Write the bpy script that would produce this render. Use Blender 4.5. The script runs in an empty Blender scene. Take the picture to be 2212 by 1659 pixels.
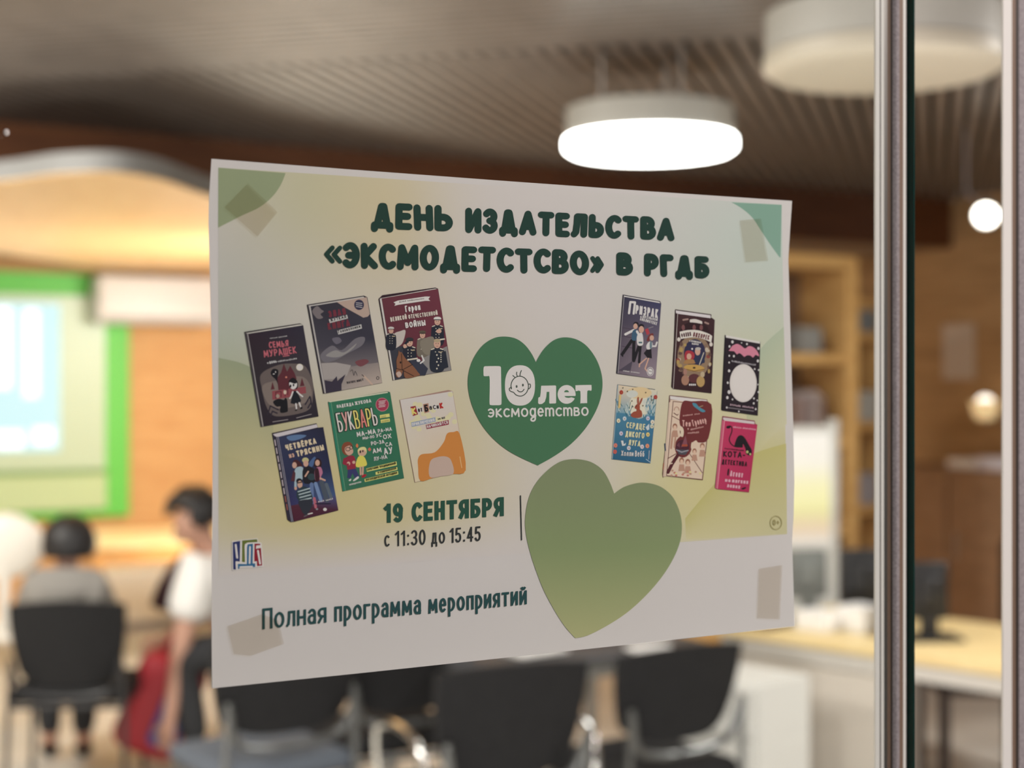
# -*- coding: utf-8 -*-
import bpy, bmesh, math, random
from mathutils import Vector, Matrix
from mathutils.geometry import tessellate_polygon

R = math.radians
SC = bpy.context.scene
COL = SC.collection
random.seed(7)

# ------------------------------------------------------------------ camera, world, exposure
F_PX = 3303.0                 # focal length in pixels of the 2212 x 1659 frame
YAW = R(29.81)
CAM = Vector((-0.3466, -0.5852, 1.65))
cam_data = bpy.data.cameras.new('camera')
cam_data.sensor_width = 36.0
cam_data.lens = 36.0 * F_PX / 2212.0
cam_data.clip_start = 0.02
cam_data.dof.use_dof = True
cam_data.dof.focus_distance = 0.672
cam_data.dof.aperture_fstop = 7.2
cam = bpy.data.objects.new('camera', cam_data)
cam.location = CAM
cam.rotation_euler = (R(90), 0, -YAW)
COL.objects.link(cam)
SC.camera = cam

SC.view_settings.view_transform = 'Standard'
SC.view_settings.look = 'None'
SC.view_settings.gamma = 1.0
SC.view_settings.use_curve_mapping = False
SC.view_settings.exposure = 0.0
try:
    SC.cycles.use_denoising = True
    SC.cycles.max_bounces = 10
    SC.cycles.transparent_max_bounces = 16
    SC.cycles.sample_clamp_indirect = 6.0
except Exception:
    pass

world = bpy.data.worlds.new('world')
SC.world = world
world.use_nodes = True
bg = world.node_tree.nodes['Background']
bg.inputs[0].default_value = (0.62, 0.56, 0.52, 1)
bg.inputs[1].default_value = 0.10

def area(name, loc, target, size, power, color, size_y=None, shape='RECTANGLE', spread=180):
    l = bpy.data.lights.new(name, 'AREA')
    l.shape = shape
    l.size = size
    if size_y: l.size_y = size_y
    l.energy = power
    l.color = color
    l.spread = R(spread)
    o = bpy.data.objects.new(name, l)
    o.location = loc
    d = Vector(target) - Vector(loc)
    o.rotation_euler = d.to_track_quat('-Z', 'Y').to_euler()
    COL.objects.link(o)
    return o

# lobby: an unseen ceiling lamp, plus a side fill added for the seal strips
area('lobby_lamp', (1.15, -1.5, 2.9), (0.2, 0, 1.6), 1.0, 46, (1.0, 0.87, 0.83), 0.6)
area('seal_side_fill', (-3.3, -2.2, 1.6), (0.2, 0, 1.6), 1.6, 5, (0.95, 0.97, 1.0), 2.6)
# unseen discs below the ceiling, added to brighten the room
area('room_fill', (0.6, 2.6, 2.72), (0.6, 2.6, 0), 0.6, 45, (1.0, 0.955, 0.90), shape='DISK')
area('room_fill', (4.3, 1.6, 2.72), (4.3, 1.6, 0), 0.6, 105, (1.0, 0.955, 0.90), shape='DISK')
# unseen fill added just inside the door to brighten the slatted ceiling
area('slat_fill', (0.3, 0.45, 0.35), (0.9, 3.6, 2.8), 2.2, 68, (1.0, 0.96, 0.93), 0.3)
# far part of the room: unseen warm fills added for wall, canopy and left floor
area('back_wall_fill', (3.2, 7.0, 2.36), (2.5, 10.0, 1.3), 1.2, 105, (1.0, 0.93, 0.86), 1.0)
area('canopy_fill', (3.0, 7.8, 0.9), (1.9, 7.2, 2.42), 1.4, 42, (1.0, 0.90, 0.74), 1.4, spread=140)
area('left_floor_fill', (-0.8, 4.6, 2.72), (0.3, 5.6, 0), 0.9, 150, (1.0, 0.95, 0.88), shape='DISK')

# ------------------------------------------------------------------ pixel <-> place
FWD = Vector((math.sin(YAW), math.cos(YAW), 0))
RGT = Vector((math.cos(YAW), -math.sin(YAW), 0))
UP = Vector((0, 0, 1))
def ray(px, py):
    return FWD + RGT * ((px - 1106.0) / F_PX) + UP * ((829.5 - py) / F_PX)
def at(px, py, d):
    return CAM + ray(px, py) * d
def at_y(px, py, y):
    r = ray(px, py)
    return CAM + r * ((y - CAM.y) / r.y)
def at_z(px, py, z):
    r = ray(px, py)
    return CAM + r * ((z - CAM.z) / r.z)

# ------------------------------------------------------------------ materials
def lin(c):
    c = c / 255.0
    return c / 12.92 if c <= 0.04045 else ((c + 0.055) / 1.055) ** 2.4
def srgb(r, g, b):
    return (lin(r), lin(g), lin(b), 1.0)
MATS = {}
def mat(name, color, rough=0.55, metal=0.0, spec=0.5, emit=None, estr=0.0, noise=0.0, nscale=8.0, trans=0.0, sss=0.0):
    if name in MATS: return MATS[name]
    m = bpy.data.materials.new(name)
    m.use_nodes = True
    nt = m.node_tree
    p = nt.nodes['Principled BSDF']
    p.inputs['Base Color'].default_value = color
    p.inputs['Roughness'].default_value = rough
    p.inputs['Metallic'].default_value = metal
    p.inputs['Specular IOR Level'].default_value = spec
    p.inputs['Transmission Weight'].default_value = trans
    if emit:
        p.inputs['Emission Color'].default_value = emit
        p.inputs['Emission Strength'].default_value = estr
    if noise > 0:
        tc = nt.nodes.new('ShaderNodeTexCoord')
        n = nt.nodes.new('ShaderNodeTexNoise')
        n.inputs['Scale'].default_value = nscale
        n.inputs['Detail'].default_value = 4
        r = nt.nodes.new('ShaderNodeValToRGB')
        r.color_ramp.elements[0].position = 0.3
        r.color_ramp.elements[1].position = 0.7
        k0, k1 = 1 - noise, 1 + noise
        r.color_ramp.elements[0].color = tuple(min(1, c * k0) for c in color[:3]) + (1,)
        r.color_ramp.elements[1].color = tuple(min(1, c * k1) for c in color[:3]) + (1,)
        nt.links.new(tc.outputs['Object'], n.inputs['Vector'])
        nt.links.new(n.outputs['Fac'], r.inputs['Fac'])
        nt.links.new(r.outputs['Color'], p.inputs['Base Color'])
    MATS[name] = m
    return m
def wood(name, c0, c1, scale=(1, 1, 14), rough=0.5, spec=0.4):
    m = bpy.data.materials.new(name)
    m.use_nodes = True
    nt = m.node_tree
    p = nt.nodes['Principled BSDF']
    p.inputs['Roughness'].default_value = rough
    p.inputs['Specular IOR Level'].default_value = spec
    tc = nt.nodes.new('ShaderNodeTexCoord')
    mp = nt.nodes.new('ShaderNodeMapping')
    mp.inputs['Scale'].default_value = scale
    n = nt.nodes.new('ShaderNodeTexNoise')
    n.inputs['Scale'].default_value = 3.0
    n.inputs['Detail'].default_value = 6
    n.inputs['Distortion'].default_value = 0.6
    r = nt.nodes.new('ShaderNodeValToRGB')
    r.color_ramp.elements[0].position = 0.3
    r.color_ramp.elements[1].position = 0.7
    r.color_ramp.elements[0].color = c0
    r.color_ramp.elements[1].color = c1
    nt.links.new(tc.outputs['Object'], mp.inputs['Vector'])
    nt.links.new(mp.outputs['Vector'], n.inputs['Vector'])
    nt.links.new(n.outputs['Fac'], r.inputs['Fac'])
    nt.links.new(r.outputs['Color'], p.inputs['Base Color'])
    return m
def clear_glass(name, tint, f0=0.04):
    m = bpy.data.materials.new(name)
    m.use_nodes = True
    nt = m.node_tree
    nt.nodes.clear()
    out = nt.nodes.new('ShaderNodeOutputMaterial')
    mix = nt.nodes.new('ShaderNodeMixShader')
    tr = nt.nodes.new('ShaderNodeBsdfTransparent')
    gl = nt.nodes.new('ShaderNodeBsdfGlossy')
    gl.inputs['Roughness'].default_value = 0.0
    tr.inputs['Color'].default_value = tint
    lw = nt.nodes.new('ShaderNodeLayerWeight')
    lw.inputs['Blend'].default_value = 0.5
    pw = nt.nodes.new('ShaderNodeMath'); pw.operation = 'POWER'; pw.inputs[1].default_value = 5.0
    ma = nt.nodes.new('ShaderNodeMath'); ma.operation = 'MULTIPLY_ADD'
    ma.inputs[1].default_value = 0.9; ma.inputs[2].default_value = f0
    nt.links.new(lw.outputs['Facing'], pw.inputs[0])
    nt.links.new(pw.outputs[0], ma.inputs[0])
    nt.links.new(ma.outputs[0], mix.inputs[0])
    nt.links.new(tr.outputs[0], mix.inputs[1])
    nt.links.new(gl.outputs[0], mix.inputs[2])
    nt.links.new(mix.outputs[0], out.inputs['Surface'])
    return m

# ------------------------------------------------------------------ mesh helpers
class MB:
    """collects boxes, tubes and lathed shapes into ONE mesh"""
    def __init__(s): s.bm = bmesh.new()
    def box(s, lo, hi, bev=0.0, seg=2, M=None):
        b = bmesh.new()
        bmesh.ops.create_cube(b, size=1.0)
        lo, hi = Vector(lo), Vector(hi)
        for v in b.verts:
            v.co = Vector((lo[i] + (v.co[i] + 0.5) * (hi[i] - lo[i]) for i in range(3)))
        if bev > 0:
            bmesh.ops.bevel(b, geom=list(b.edges), offset=bev, segments=seg, affect='EDGES', profile=0.5)
        return s.add(b, M)
    def add(s, b, M=None):
        if M is not None: b.transform(M)
        me = bpy.data.meshes.new('tmp'); b.to_mesh(me); b.free()
        s.bm.from_mesh(me); bpy.data.meshes.remove(me)
        return s
    def tube(s, pts, r, n=8, caps=True):
        pts = [Vector(p) for p in pts]
        rs = r if isinstance(r, (list, tuple)) else [r] * len(pts)
        rings = []
        prev = None
        for i, p in enumerate(pts):
            a = pts[max(0, i - 1)]; b = pts[min(len(pts) - 1, i + 1)]
            t = (b - a).normalized()
            if prev is None:
                u = t.orthogonal().normalized()
            else:
                u = (prev - t * prev.dot(t)).normalized()
            prev = u
            w = t.cross(u)
            rings.append([s.bm.verts.new(p + (u * math.cos(2 * math.pi * k / n) + w * math.sin(2 * math.pi * k / n)) * rs[i]) for k in range(n)])
        for i in range(len(rings) - 1):
            for k in range(n):
                s.bm.faces.new((rings[i][k], rings[i][(k + 1) % n], rings[i + 1][(k + 1) % n], rings[i + 1][k]))
        if caps:
            s.bm.faces.new(rings[0][::-1]); s.bm.faces.new(rings[-1])
        return s
    def lathe(s, prof, c=(0, 0, 0), n=32, M=None):
        """prof: list of (radius, z) around the z axis"""
        b = bmesh.new()
        rings = []
        for r, z in prof:
            if r <= 1e-6: rings.append([b.verts.new((0, 0, z))])
            else: rings.append([b.verts.new((r * math.cos(2 * math.pi * k / n), r * math.sin(2 * math.pi * k / n), z)) for k in range(n)])
        for i in range(len(rings) - 1):
            A, B = rings[i], rings[i + 1]
            for k in range(n):
                k2 = (k + 1) % n
                if len(A) == 1 and len(B) == 1: continue
                if len(A) == 1: b.faces.new((A[0], B[k2], B[k]))
                elif len(B) == 1: b.faces.new((A[k], A[k2], B[0]))
                else: b.faces.new((A[k], A[k2], B[k2], B[k]))
        T = Matrix.Translation(Vector(c))
        return s.add(b, T @ M if M is not None else T)
    def sphere(s, c, r, sc=(1, 1, 1), n=16, M=None):
        b = bmesh.new()
        bmesh.ops.create_uvsphere(b, u_segments=n, v_segments=max(8, n * 2 // 3), radius=r)
        T = Matrix.Translation(Vector(c))
        if M is not None: T = T @ M
        T = T @ Matrix.Diagonal((sc[0], sc[1], sc[2], 1))
        return s.add(b, T)
    def prism(s, outline, z0, z1):
        """vertical prism over an xy outline (counter-clockwise)"""
        lo = [s.bm.verts.new((x, y, z0)) for x, y in outline]
        hi = [s.bm.verts.new((x, y, z1)) for x, y in outline]
        n = len(lo)
        for k in range(n):
            s.bm.faces.new((lo[k], lo[(k + 1) % n], hi[(k + 1) % n], hi[k]))
        s.bm.faces.new(lo[::-1]); s.bm.faces.new(hi)
        return s
    def build(s, name, m, parent=None, smooth=False, loc=None, rz=None):
        me = bpy.data.meshes.new(name)
        bmesh.ops.recalc_face_normals(s.bm, faces=list(s.bm.faces))
        s.bm.to_mesh(me); s.bm.free()
        if smooth:
            for p in me.polygons: p.use_smooth = True
        for k in (m if isinstance(m, (list, tuple)) else [m]): me.materials.append(k)
        o = bpy.data.objects.new(name, me)
        COL.objects.link(o)
        if smooth:
            try:
                me.set_sharp_from_angle(angle=R(45))
            except Exception:
                pass
        if parent: o.parent = parent
        if loc is not None: o.location = loc
        if rz is not None: o.rotation_euler = (0, 0, rz)
        return o
def tag(o, label=None, cat=None, group=None, kind=None):
    if label: o['label'] = label
    if cat: o['category'] = cat
    if group: o['group'] = group
    if kind: o['kind'] = kind
    return o
def thing(name, loc, rz=0, label=None, cat=None, group=None):
    o = bpy.data.objects.new(name, None)
    o.empty_display_size = 0.05
    o.location = loc
    o.rotation_euler = (0, 0, rz)
    COL.objects.link(o)
    return tag(o, label, cat, group)
def copy_tree(o, parent=None):
    c = o.copy(); COL.objects.link(c)
    if parent: c.parent = parent
    for ch in list(o.children): copy_tree(ch, c)
    return c
def smooth_curve(pts, n=8, closed=False):
    """Catmull-Rom through 2D or 3D points"""
    out = []
    m = len(pts)
    rng = range(m) if closed else range(m - 1)
    for i in rng:
        g = (lambda k: pts[k % m]) if closed else (lambda k: pts[min(max(k, 0), m - 1)])
        p0, p1, p2, p3 = g(i - 1), g(i), g(i + 1), g(i + 2)
        for k in range(n):
            t = k / n
            out.append(tuple(0.5 * ((2 * b) + (c - a) * t + (2 * a - 5 * b + 4 * c - d) * t * t + (3 * b - a - 3 * c + d) * t ** 3)
                             for a, b, c, d in zip(p0, p1, p2, p3)))
    if not closed: out.append(tuple(pts[-1]))
    return out

# ------------------------------------------------------------------ printed lettering and pictures
# every printed shape is flat ink on the sheet, which stands in the plane y = 0
LIT = (0.640, 0.575, 0.530)
def ink(r, g, b):
    return tuple(min(0.9, max(0.004, lin(c) / l)) for c, l in zip((r, g, b), LIT)) + (1.0,)

def arc(cx, cy, rx, ry, a0, a1, n=10):
    return [(cx + rx * math.cos(R(a0 + (a1 - a0) * k / n)), cy + ry * math.sin(R(a0 + (a1 - a0) * k / n))) for k in range(n + 1)]
def _bowl(x0, y0, y1, x1):          # right-hand bowl from (x0,y1) round to (x0,y0)
    r = (y1 - y0) / 2
    rx = min(x1 - x0, r)
    return [(x0, y1)] + arc(x1 - rx, (y0 + y1) / 2, rx, r, 90, -90, 12) + [(x0, y0)]
GL = {}
def G(ch, w, *strokes): GL[ch] = (w, [list(s) for s in strokes])
G(' ', .28)
G('А', .64, [(0, 0), (.32, 1), (.64, 0)], [(.12, .3), (.52, .3)])
G('Б', .52, [(.48, 1), (0, 1), (0, 0)], _bowl(0, 0, .56, .52))
G('В', .54, [(0, 0), (0, 1)], _bowl(0, .53, 1, .47), _bowl(0, 0, .53, .54))
G('Г', .45, [(0, 0), (0, 1), (.45, 1)])
G('Д', .68, [(.02, -.2), (.02, .02), (.66, .02), (.66, -.2)], [(.12, .02), (.2, .55), (.22, 1), (.54, 1), (.54, .02)])
G('Δ', .74, [(.02, -.14), (.02, .05), (.72, .05), (.72, -.14)], [(.14, .05), (.32, 1), (.42, 1), (.60, .05)])
G('Е', .46, [(.46, 1), (0, 1), (0, 0), (.46, 0)], [(0, .52), (.4, .52)])
G('Ё', .46, [(.46, 1), (0, 1), (0, 0), (.46, 0)], [(0, .52), (.4, .52)], [(.1, 1.2), (.12, 1.2)], [(.34, 1.2), (.36, 1.2)])
G('Ж', .86, [(.43, 0), (.43, 1)], [(0, 1), (.38, .5), (0, 0)], [(.86, 1), (.48, .5), (.86, 0)])
G('З', .5, arc(.24, .76, .24, .24, 150, -90, 12) + arc(.23, .26, .27, .26, 90, -150, 12))
G('И', .56, [(0, 1), (0, 0), (.56, 1), (.56, 0)])
G('Й', .56, [(0, 1), (0, 0), (.56, 1), (.56, 0)], arc(.28, 1.3, .15, .12, 200, 340, 6))
G('К', .54, [(0, 0), (0, 1)], [(.5, 1), (.03, .5), (.54, 0)])
G('Л', .58, [(0, 0), (.1, .12), (.15, .6), (.16, 1), (.58, 1), (.58, 0)])
G('Λ', .6, [(0, 0), (.3, 1), (.6, 0)])
G('М', .80, [(0, 0), (.05, 1), (.40, .22), (.75, 1), (.80, 0)])
G('Н', .56, [(0, 0), (0, 1)], [(.56, 0), (.56, 1)], [(0, .52), (.56, .52)])
G('О', .66, arc(.33, .5, .33, .5, 90, 450, 28))
G('П', .56, [(0, 0), (0, 1), (.56, 1), (.56, 0)])
G('Р', .52, [(0, 0), (0, 1)], _bowl(0, .42, 1, .52))
G('С', .56, arc(.34, .5, .34, .5, 50, 310, 20))
G('Т', .58, [(0, 1), (.58, 1)], [(.29, 1), (.29, 0)])
G('У', .58, [(0, 1), (.3, .42)], [(.58, 1), (.26, .1), (.16, 0), (.06, 0)])
G('Ф', .8, arc(.4, .55, .4, .3, 90, 450, 24), [(.4, 0), (.4, 1)])
G('Х', .58, [(0, 1), (.58, 0)], [(.58, 1), (0, 0)])
G('Ц', .62, [(0, 1), (0, 0), (.62, 0), (.62, -.2)], [(.5, 1), (.5, 0)])
G('Ч', .52, [(0, 1), (0, .62)] + arc(.16, .6, .16, .16, 180, 270, 5) + [(.52, .46)], [(.52, 1), (.52, 0)])
G('Ш', .78, [(0, 1), (0, 0), (.78, 0), (.78, 1)], [(.39, 1), (.39, 0)])
G('Щ', .86, [(0, 1), (0, 0), (.86, 0), (.86, -.2)], [(.38, 1), (.38, 0)], [(.76, 1), (.76, 0)])
G('Ы', .76, [(0, 1), (0, 0)], _bowl(0, 0, .56, .48), [(.76, 1), (.76, 0)])
G('Ь', .52, [(0, 1), (0, 0)], _bowl(0, 0, .56, .52))
G('Э', .56, arc(.22, .5, .34, .5, 130, -130, 20), [(.14, .5), (.54, .5)])
G('Ю', .84, [(0, 0), (0, 1)], [(0, .5), (.26, .5)], arc(.55, .5, .29, .5, 90, 450, 24))
G('Я', .54, [(.54, 0), (.54, 1)], [(.54, 1)] + arc(.29, .71, .29, .29, 90, 270, 12) + [(.54, .42)], [(.26, .42), (0, 0)])
XH = .72
for _u, _l in zip('ВГЖЗИКЛМНОПСТХЦЧШЩЫЬЭЮЯ', 'вгжзиклмнопстхцчшщыьэюя'):
    _w, _s = GL[_u]
    GL[_l] = (_w * .84, [[(x * .84, y * XH) for x, y in st] for st in _s])
G('й', .47, *GL['и'][1], arc(.235, .98, .13, .1, 200, 340, 6))
G('а', .42, [(.42, 0), (.42, .5)] + arc(.22, .5, .2, .22, 0, 150, 8), [(.42, .42), (.2, .42)] + arc(.18, .21, .18, .21, 90, 270, 8) + [(.28, .0), (.42, .12)])
G('б', .5, arc(.25, .33, .25, .33, 90, 450, 20), [(0, .33), (.02, .7), (.16, .92), (.46, 1)])
G('д', .56, [(.02, -.2), (.02, .02), (.54, .02), (.54, -.2)], [(.1, .02), (.17, .45), (.18, XH), (.45, XH), (.45, .02)])
G('g', .48, arc(.23, .36, .23, .36, 60, 420, 20), [(.46, XH), (.46, -.2)] + arc(.24, -.24, .22, .24, 0, -150, 10) + [(.1, -.22), (.3, -.1), (.5, .02)])
G('е', .46, [(0, .37), (.46, .37)] + arc(.23, .36, .23, .36, 0, 310, 18))
G('ё', .46, [(0, .37), (.46, .37)] + arc(.23, .36, .23, .36, 0, 310, 18), [(.1, .95), (.12, .95)], [(.34, .95), (.36, .95)])
G('р', .46, [(0, XH), (0, -.3)], _bowl(0, 0, XH, .46))
G('у', .46, [(0, XH), (.24, .1)], [(.46, XH), (.2, -.2), (.1, -.3), (0, -.3)])
G('ф', .7, arc(.35, .36, .35, .36, 90, 450, 24), [(.35, -.3), (.35, 1)])
G('m', .72, [(0, 0), (0, XH)], [(0, .5)] + arc(.18, .5, .18, .22, 180, 0, 8) + [(.36, 0)], [(.36, .5)] + arc(.54, .5, .18, .22, 180, 0, 8) + [(.72, 0)])
G('0', .52, arc(.26, .5, .26, .5, 90, 450, 26))
G('1', .28, [(0, .82), (.26, 1), (.26, 0)])
G('2', .5, arc(.25, .75, .25, .25, 160, -30, 10) + [(0, 0), (.5, 0)])
G('3', .5, arc(.24, .76, .24, .24, 150, -90, 12) + arc(.23, .26, .27, .26, 90, -150, 12))
G('4', .54, [(.4, 0), (.4, 1), (0, .26), (.54, .26)])
G('5', .5, [(.46, 1), (.06, 1), (.03, .55)] + arc(.23, .31, .27, .31, 120, -150, 14))
G('9', .52, arc(.26, .7, .26, .3, 0, 360, 20), [(.52, .7), (.5, .3)] + arc(.26, .28, .25, .28, 0, -130, 8))
G(':', .1, [(.05, .66), (.05, .68)], [(.05, .04), (.05, .06)])
G('.', .1, [(.05, .0), (.05, .02)])
G('-', .3, [(0, .42), (.3, .42)])
G('+', .46, [(0, .48), (.46, .48)], [(.23, .22), (.23, .74)])
G('«', .5, [(.22, .78), (0, .45), (.22, .12)], [(.5, .78), (.28, .45), (.5, .12)])
G('»', .5, [(0, .78), (.22, .45), (0, .12)], [(.28, .78), (.5, .45), (.28, .12)])

INK = bpy.data.materials.new('printed_ink')
INK.use_nodes = True
_p = INK.node_tree.nodes['Principled BSDF']
_a = INK.node_tree.nodes.new('ShaderNodeAttribute')
_a.attribute_name = 'ink'
INK.node_tree.links.new(_a.outputs['Color'], _p.inputs['Base Color'])
_p.inputs['Roughness'].default_value = 0.7
_p.inputs['Specular IOR Level'].default_value = 0.15

class Print:
    """flat ink shapes on the sheet; x, y are read in a frame laid over the sheet"""
    def __init__(s, ox=0.0, oy=0.0, k=1.0, lift=0.0):
        s.ox, s.oy, s.k, s.z = ox, oy, k, lift
        s.V, s.F, s.C = [], [], []
    def pt(s, x, y, dz=0.0):
        p = at_y(s.ox + x / s.k, s.oy + y / s.k, 0.0)
        return (p.x, -(s.z + dz), p.z)
    def poly(s, pts, c, dz=0.0):
        base = len(s.V)
        s.V += [s.pt(x, y, dz) for x, y in pts]
        cs = c if isinstance(c, list) else [c] * len(pts)
        if len(pts) <= 4:
            tris = [tuple(range(len(pts)))]
        else:
            tris = tessellate_polygon([[Vector((x, -y, 0)) for x, y in pts]])
        for t in tris:
            s.F.append([base + i for i in t]); s.C.append([cs[i] for i in t])
        s.z += 1.2e-6
        return s
    def rect(s, x0, y0, x1, y1, c): return s.poly([(x0, y0), (x1, y0), (x1, y1), (x0, y1)], c)
    def ell(s, cx, cy, rx, ry, c, rot=0, n=24):
        ca, sa = math.cos(R(rot)), math.sin(R(rot))
        pts = []
        for k in range(n):
            a = 2 * math.pi * k / n
            x, y = rx * math.cos(a), ry * math.sin(a)
            pts.append((cx + x * ca - y * sa, cy + x * sa + y * ca))
        return s.poly(pts, c)
    def blob(s, pts, c, n=5): return s.poly(smooth_curve(pts, n, True), c)
    def stroke(s, pts, w, c, round_=True, ext=0.0):
        s._stroke([(x, y) for x, y in pts], w, c, round_, lambda x, y: (x, y))
        return s
    def _stroke(s, pts, w, c, round_, f, closed=False):
        d = 0.0
        q = [pts[0]]
        for p in pts[1:]:
            if abs(p[0] - q[-1][0]) + abs(p[1] - q[-1][1]) > 1e-6: q.append(p)
        h = w / 2.0
        m = len(q)
        if m == 1: q.append((q[0][0] + 1e-4, q[0][1])); m = 2
        for i in range(m - 1):
            (x0, y0), (x1, y1) = q[i], q[i + 1]
            L = math.hypot(x1 - x0, y1 - y0)
            tx, ty = (x1 - x0) / L, (y1 - y0) / L
            nx, ny = -ty * h, tx * h
            if not round_:                      # butt ends, mitred by a small overlap
                if i == 0: x0, y0 = x0 - tx * 0, y0 - ty * 0
            base = len(s.V)
            for x, y in ((x0 + nx, y0 + ny), (x1 + nx, y1 + ny), (x1 - nx, y1 - ny), (x0 - nx, y0 - ny)):
                s.V.append(s.pt(*f(x, y), d))
            s.F.append([base, base + 1, base + 2, base + 3]); s.C.append([c] * 4)
            d += 3e-7
        for i in range(m):
            if not round_ and (i == 0 or i == m - 1): continue
            x, y = q[i]
            base = len(s.V)
            n = 12 if round_ or m > 6 else 4
            if not round_ and m <= 6:            # square corner block
                k = h
                ring = [(x - k, y - k), (x + k, y - k), (x + k, y + k), (x - k, y + k)]
            else:
                ring = [(x + h * math.cos(2 * math.pi * k / n), y + h * math.sin(2 * math.pi * k / n)) for k in range(n)]
            for a, b in ring: s.V.append(s.pt(*f(a, b), d))
            s.F.append(list(range(base, base + len(ring)))); s.C.append([c] * len(ring))
            d += 3e-7
        s.z += 1.0e-6
    def text(s, t, p0, p1, h0, w, c, h1=None, up=None, round_=True, gap=0.42, jig=0.0, base=0.05):
        """one word from p0 to p1 along its baseline; w is the pen width, h the cap height"""
        h1 = h1 or h0
        dx, dy = p1[0] - p0[0], p1[1] - p0[1]
        L = math.hypot(dx, dy)
        tx, ty = dx / L, dy / L
        ux, uy = up if up else (ty, -tx)
        n = len(t)
        g = gap * w + base * h0
        tot = sum(GL[ch][0] for ch in t)
        sx = (L - n * w - g * (n - 1)) / max(tot, 1e-3)
        rnd = random.Random(sum(ord(ch) for ch in t))
        x = 0.0
        cols = c if isinstance(c, list) else [c] * n
        for i, ch in enumerate(t):
            wd, strokes = GL[ch]
            wig = rnd.uniform(-jig, jig)
            yo = rnd.uniform(-jig, jig) * h0 * 0.4
            z0 = s.z
            def f(a, b):
                k = (h0 + (h1 - h0) * a / L) / h0
                b2 = b + yo
                a2 = a + wig * (b2 - h0 / 2)
                return (p0[0] + tx * a2 + ux * b2 * k, p0[1] + ty * a2 + uy * b2 * k)
            for st in strokes:
                pts = [(x + w / 2 + a * sx, w / 2 + b * (h0 - w)) for a, b in st]
                if not round_ and len(pts) >= 2:
                    # butt ends reach the full cap height
                    (ax, ay), (bx, by) = pts[0], pts[1]
                    l = math.hypot(ax - bx, ay - by) or 1
                    pts[0] = (ax + (ax - bx) / l * w / 2, ay + (ay - by) / l * w / 2)
                    (ax, ay), (bx, by) = pts[-1], pts[-2]
                    l = math.hypot(ax - bx, ay - by) or 1
                    pts[-1] = (ax + (ax - bx) / l * w / 2, ay + (ay - by) / l * w / 2)
                s._stroke(pts, w, cols[i], round_, f)
            x += w + wd * sx + g
        return s
    def flush(s, name, parent):
        me = bpy.data.meshes.new(name)
        me.from_pydata(s.V, [], s.F)
        at_ = me.color_attributes.new('ink', 'FLOAT_COLOR', 'CORNER')
        flat = []
        for cs in s.C:
            for c in cs: flat += list(c)
        # faces may be re-ordered only inside from_pydata's own order, which is kept
        at_.data.foreach_set('color', flat)
        # every printed face looks out of the sheet
        me.materials.append(INK)
        me.update()
        o = bpy.data.objects.new(name, me)
        COL.objects.link(o)
        if parent: o.parent = parent
        s.V, s.F, s.C = [], [], []
        s.z += 4e-6
        return o

# ------------------------------------------------------------------ the poster
poster = thing('poster', (0, 0, 0), 0, 'printed event poster with two green hearts and book covers taped to the glass door', 'poster')
paper_mat = mat('white_paper', (0.80, 0.80, 0.80, 1), 0.75, spec=0.15)
_out = ([(457, 343), (770, 367), (1100, 391.5), (1400, 413), (1711, 434)]
        + [(1706.5, 500), (1703, 560), (1707, 700), (1713, 900), (1716, 1040), (1714.5, 1110), (1711, 1170), (1714, 1260), (1716.5, 1353)]
        + [(1400, 1388), (1100, 1420), (770, 1455), (458, 1487)]
        + [(457, 1330), (457.5, 1200), (459.5, 1000), (459.5, 830), (456, 700), (453.5, 600), (450.5, 480), (452, 420)])
_b = bmesh.new()
_fr = [_b.verts.new(Vector((at_y(x, y, 0).x, 0.0, at_y(x, y, 0).z))) for x, y in _out]
_f = _b.faces.new(_fr)
_e = bmesh.ops.extrude_face_region(_b, geom=[_f])
for g in _e['geom']:
    if isinstance(g, bmesh.types.BMVert): g.co.y += 0.00015
bmesh.ops.recalc_face_normals(_b, faces=list(_b.faces))
bmesh.ops.triangulate(_b, faces=[f for f in _b.faces if len(f.verts) > 4])
_me = bpy.data.meshes.new('paper_sheet'); _b.to_mesh(_me); _b.free()
_me.materials.append(paper_mat)
paper = bpy.data.objects.new('paper_sheet', _me); COL.objects.link(paper); paper.parent = poster

L0 = 3e-5
PW = ink(190, 180, 173)
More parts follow.
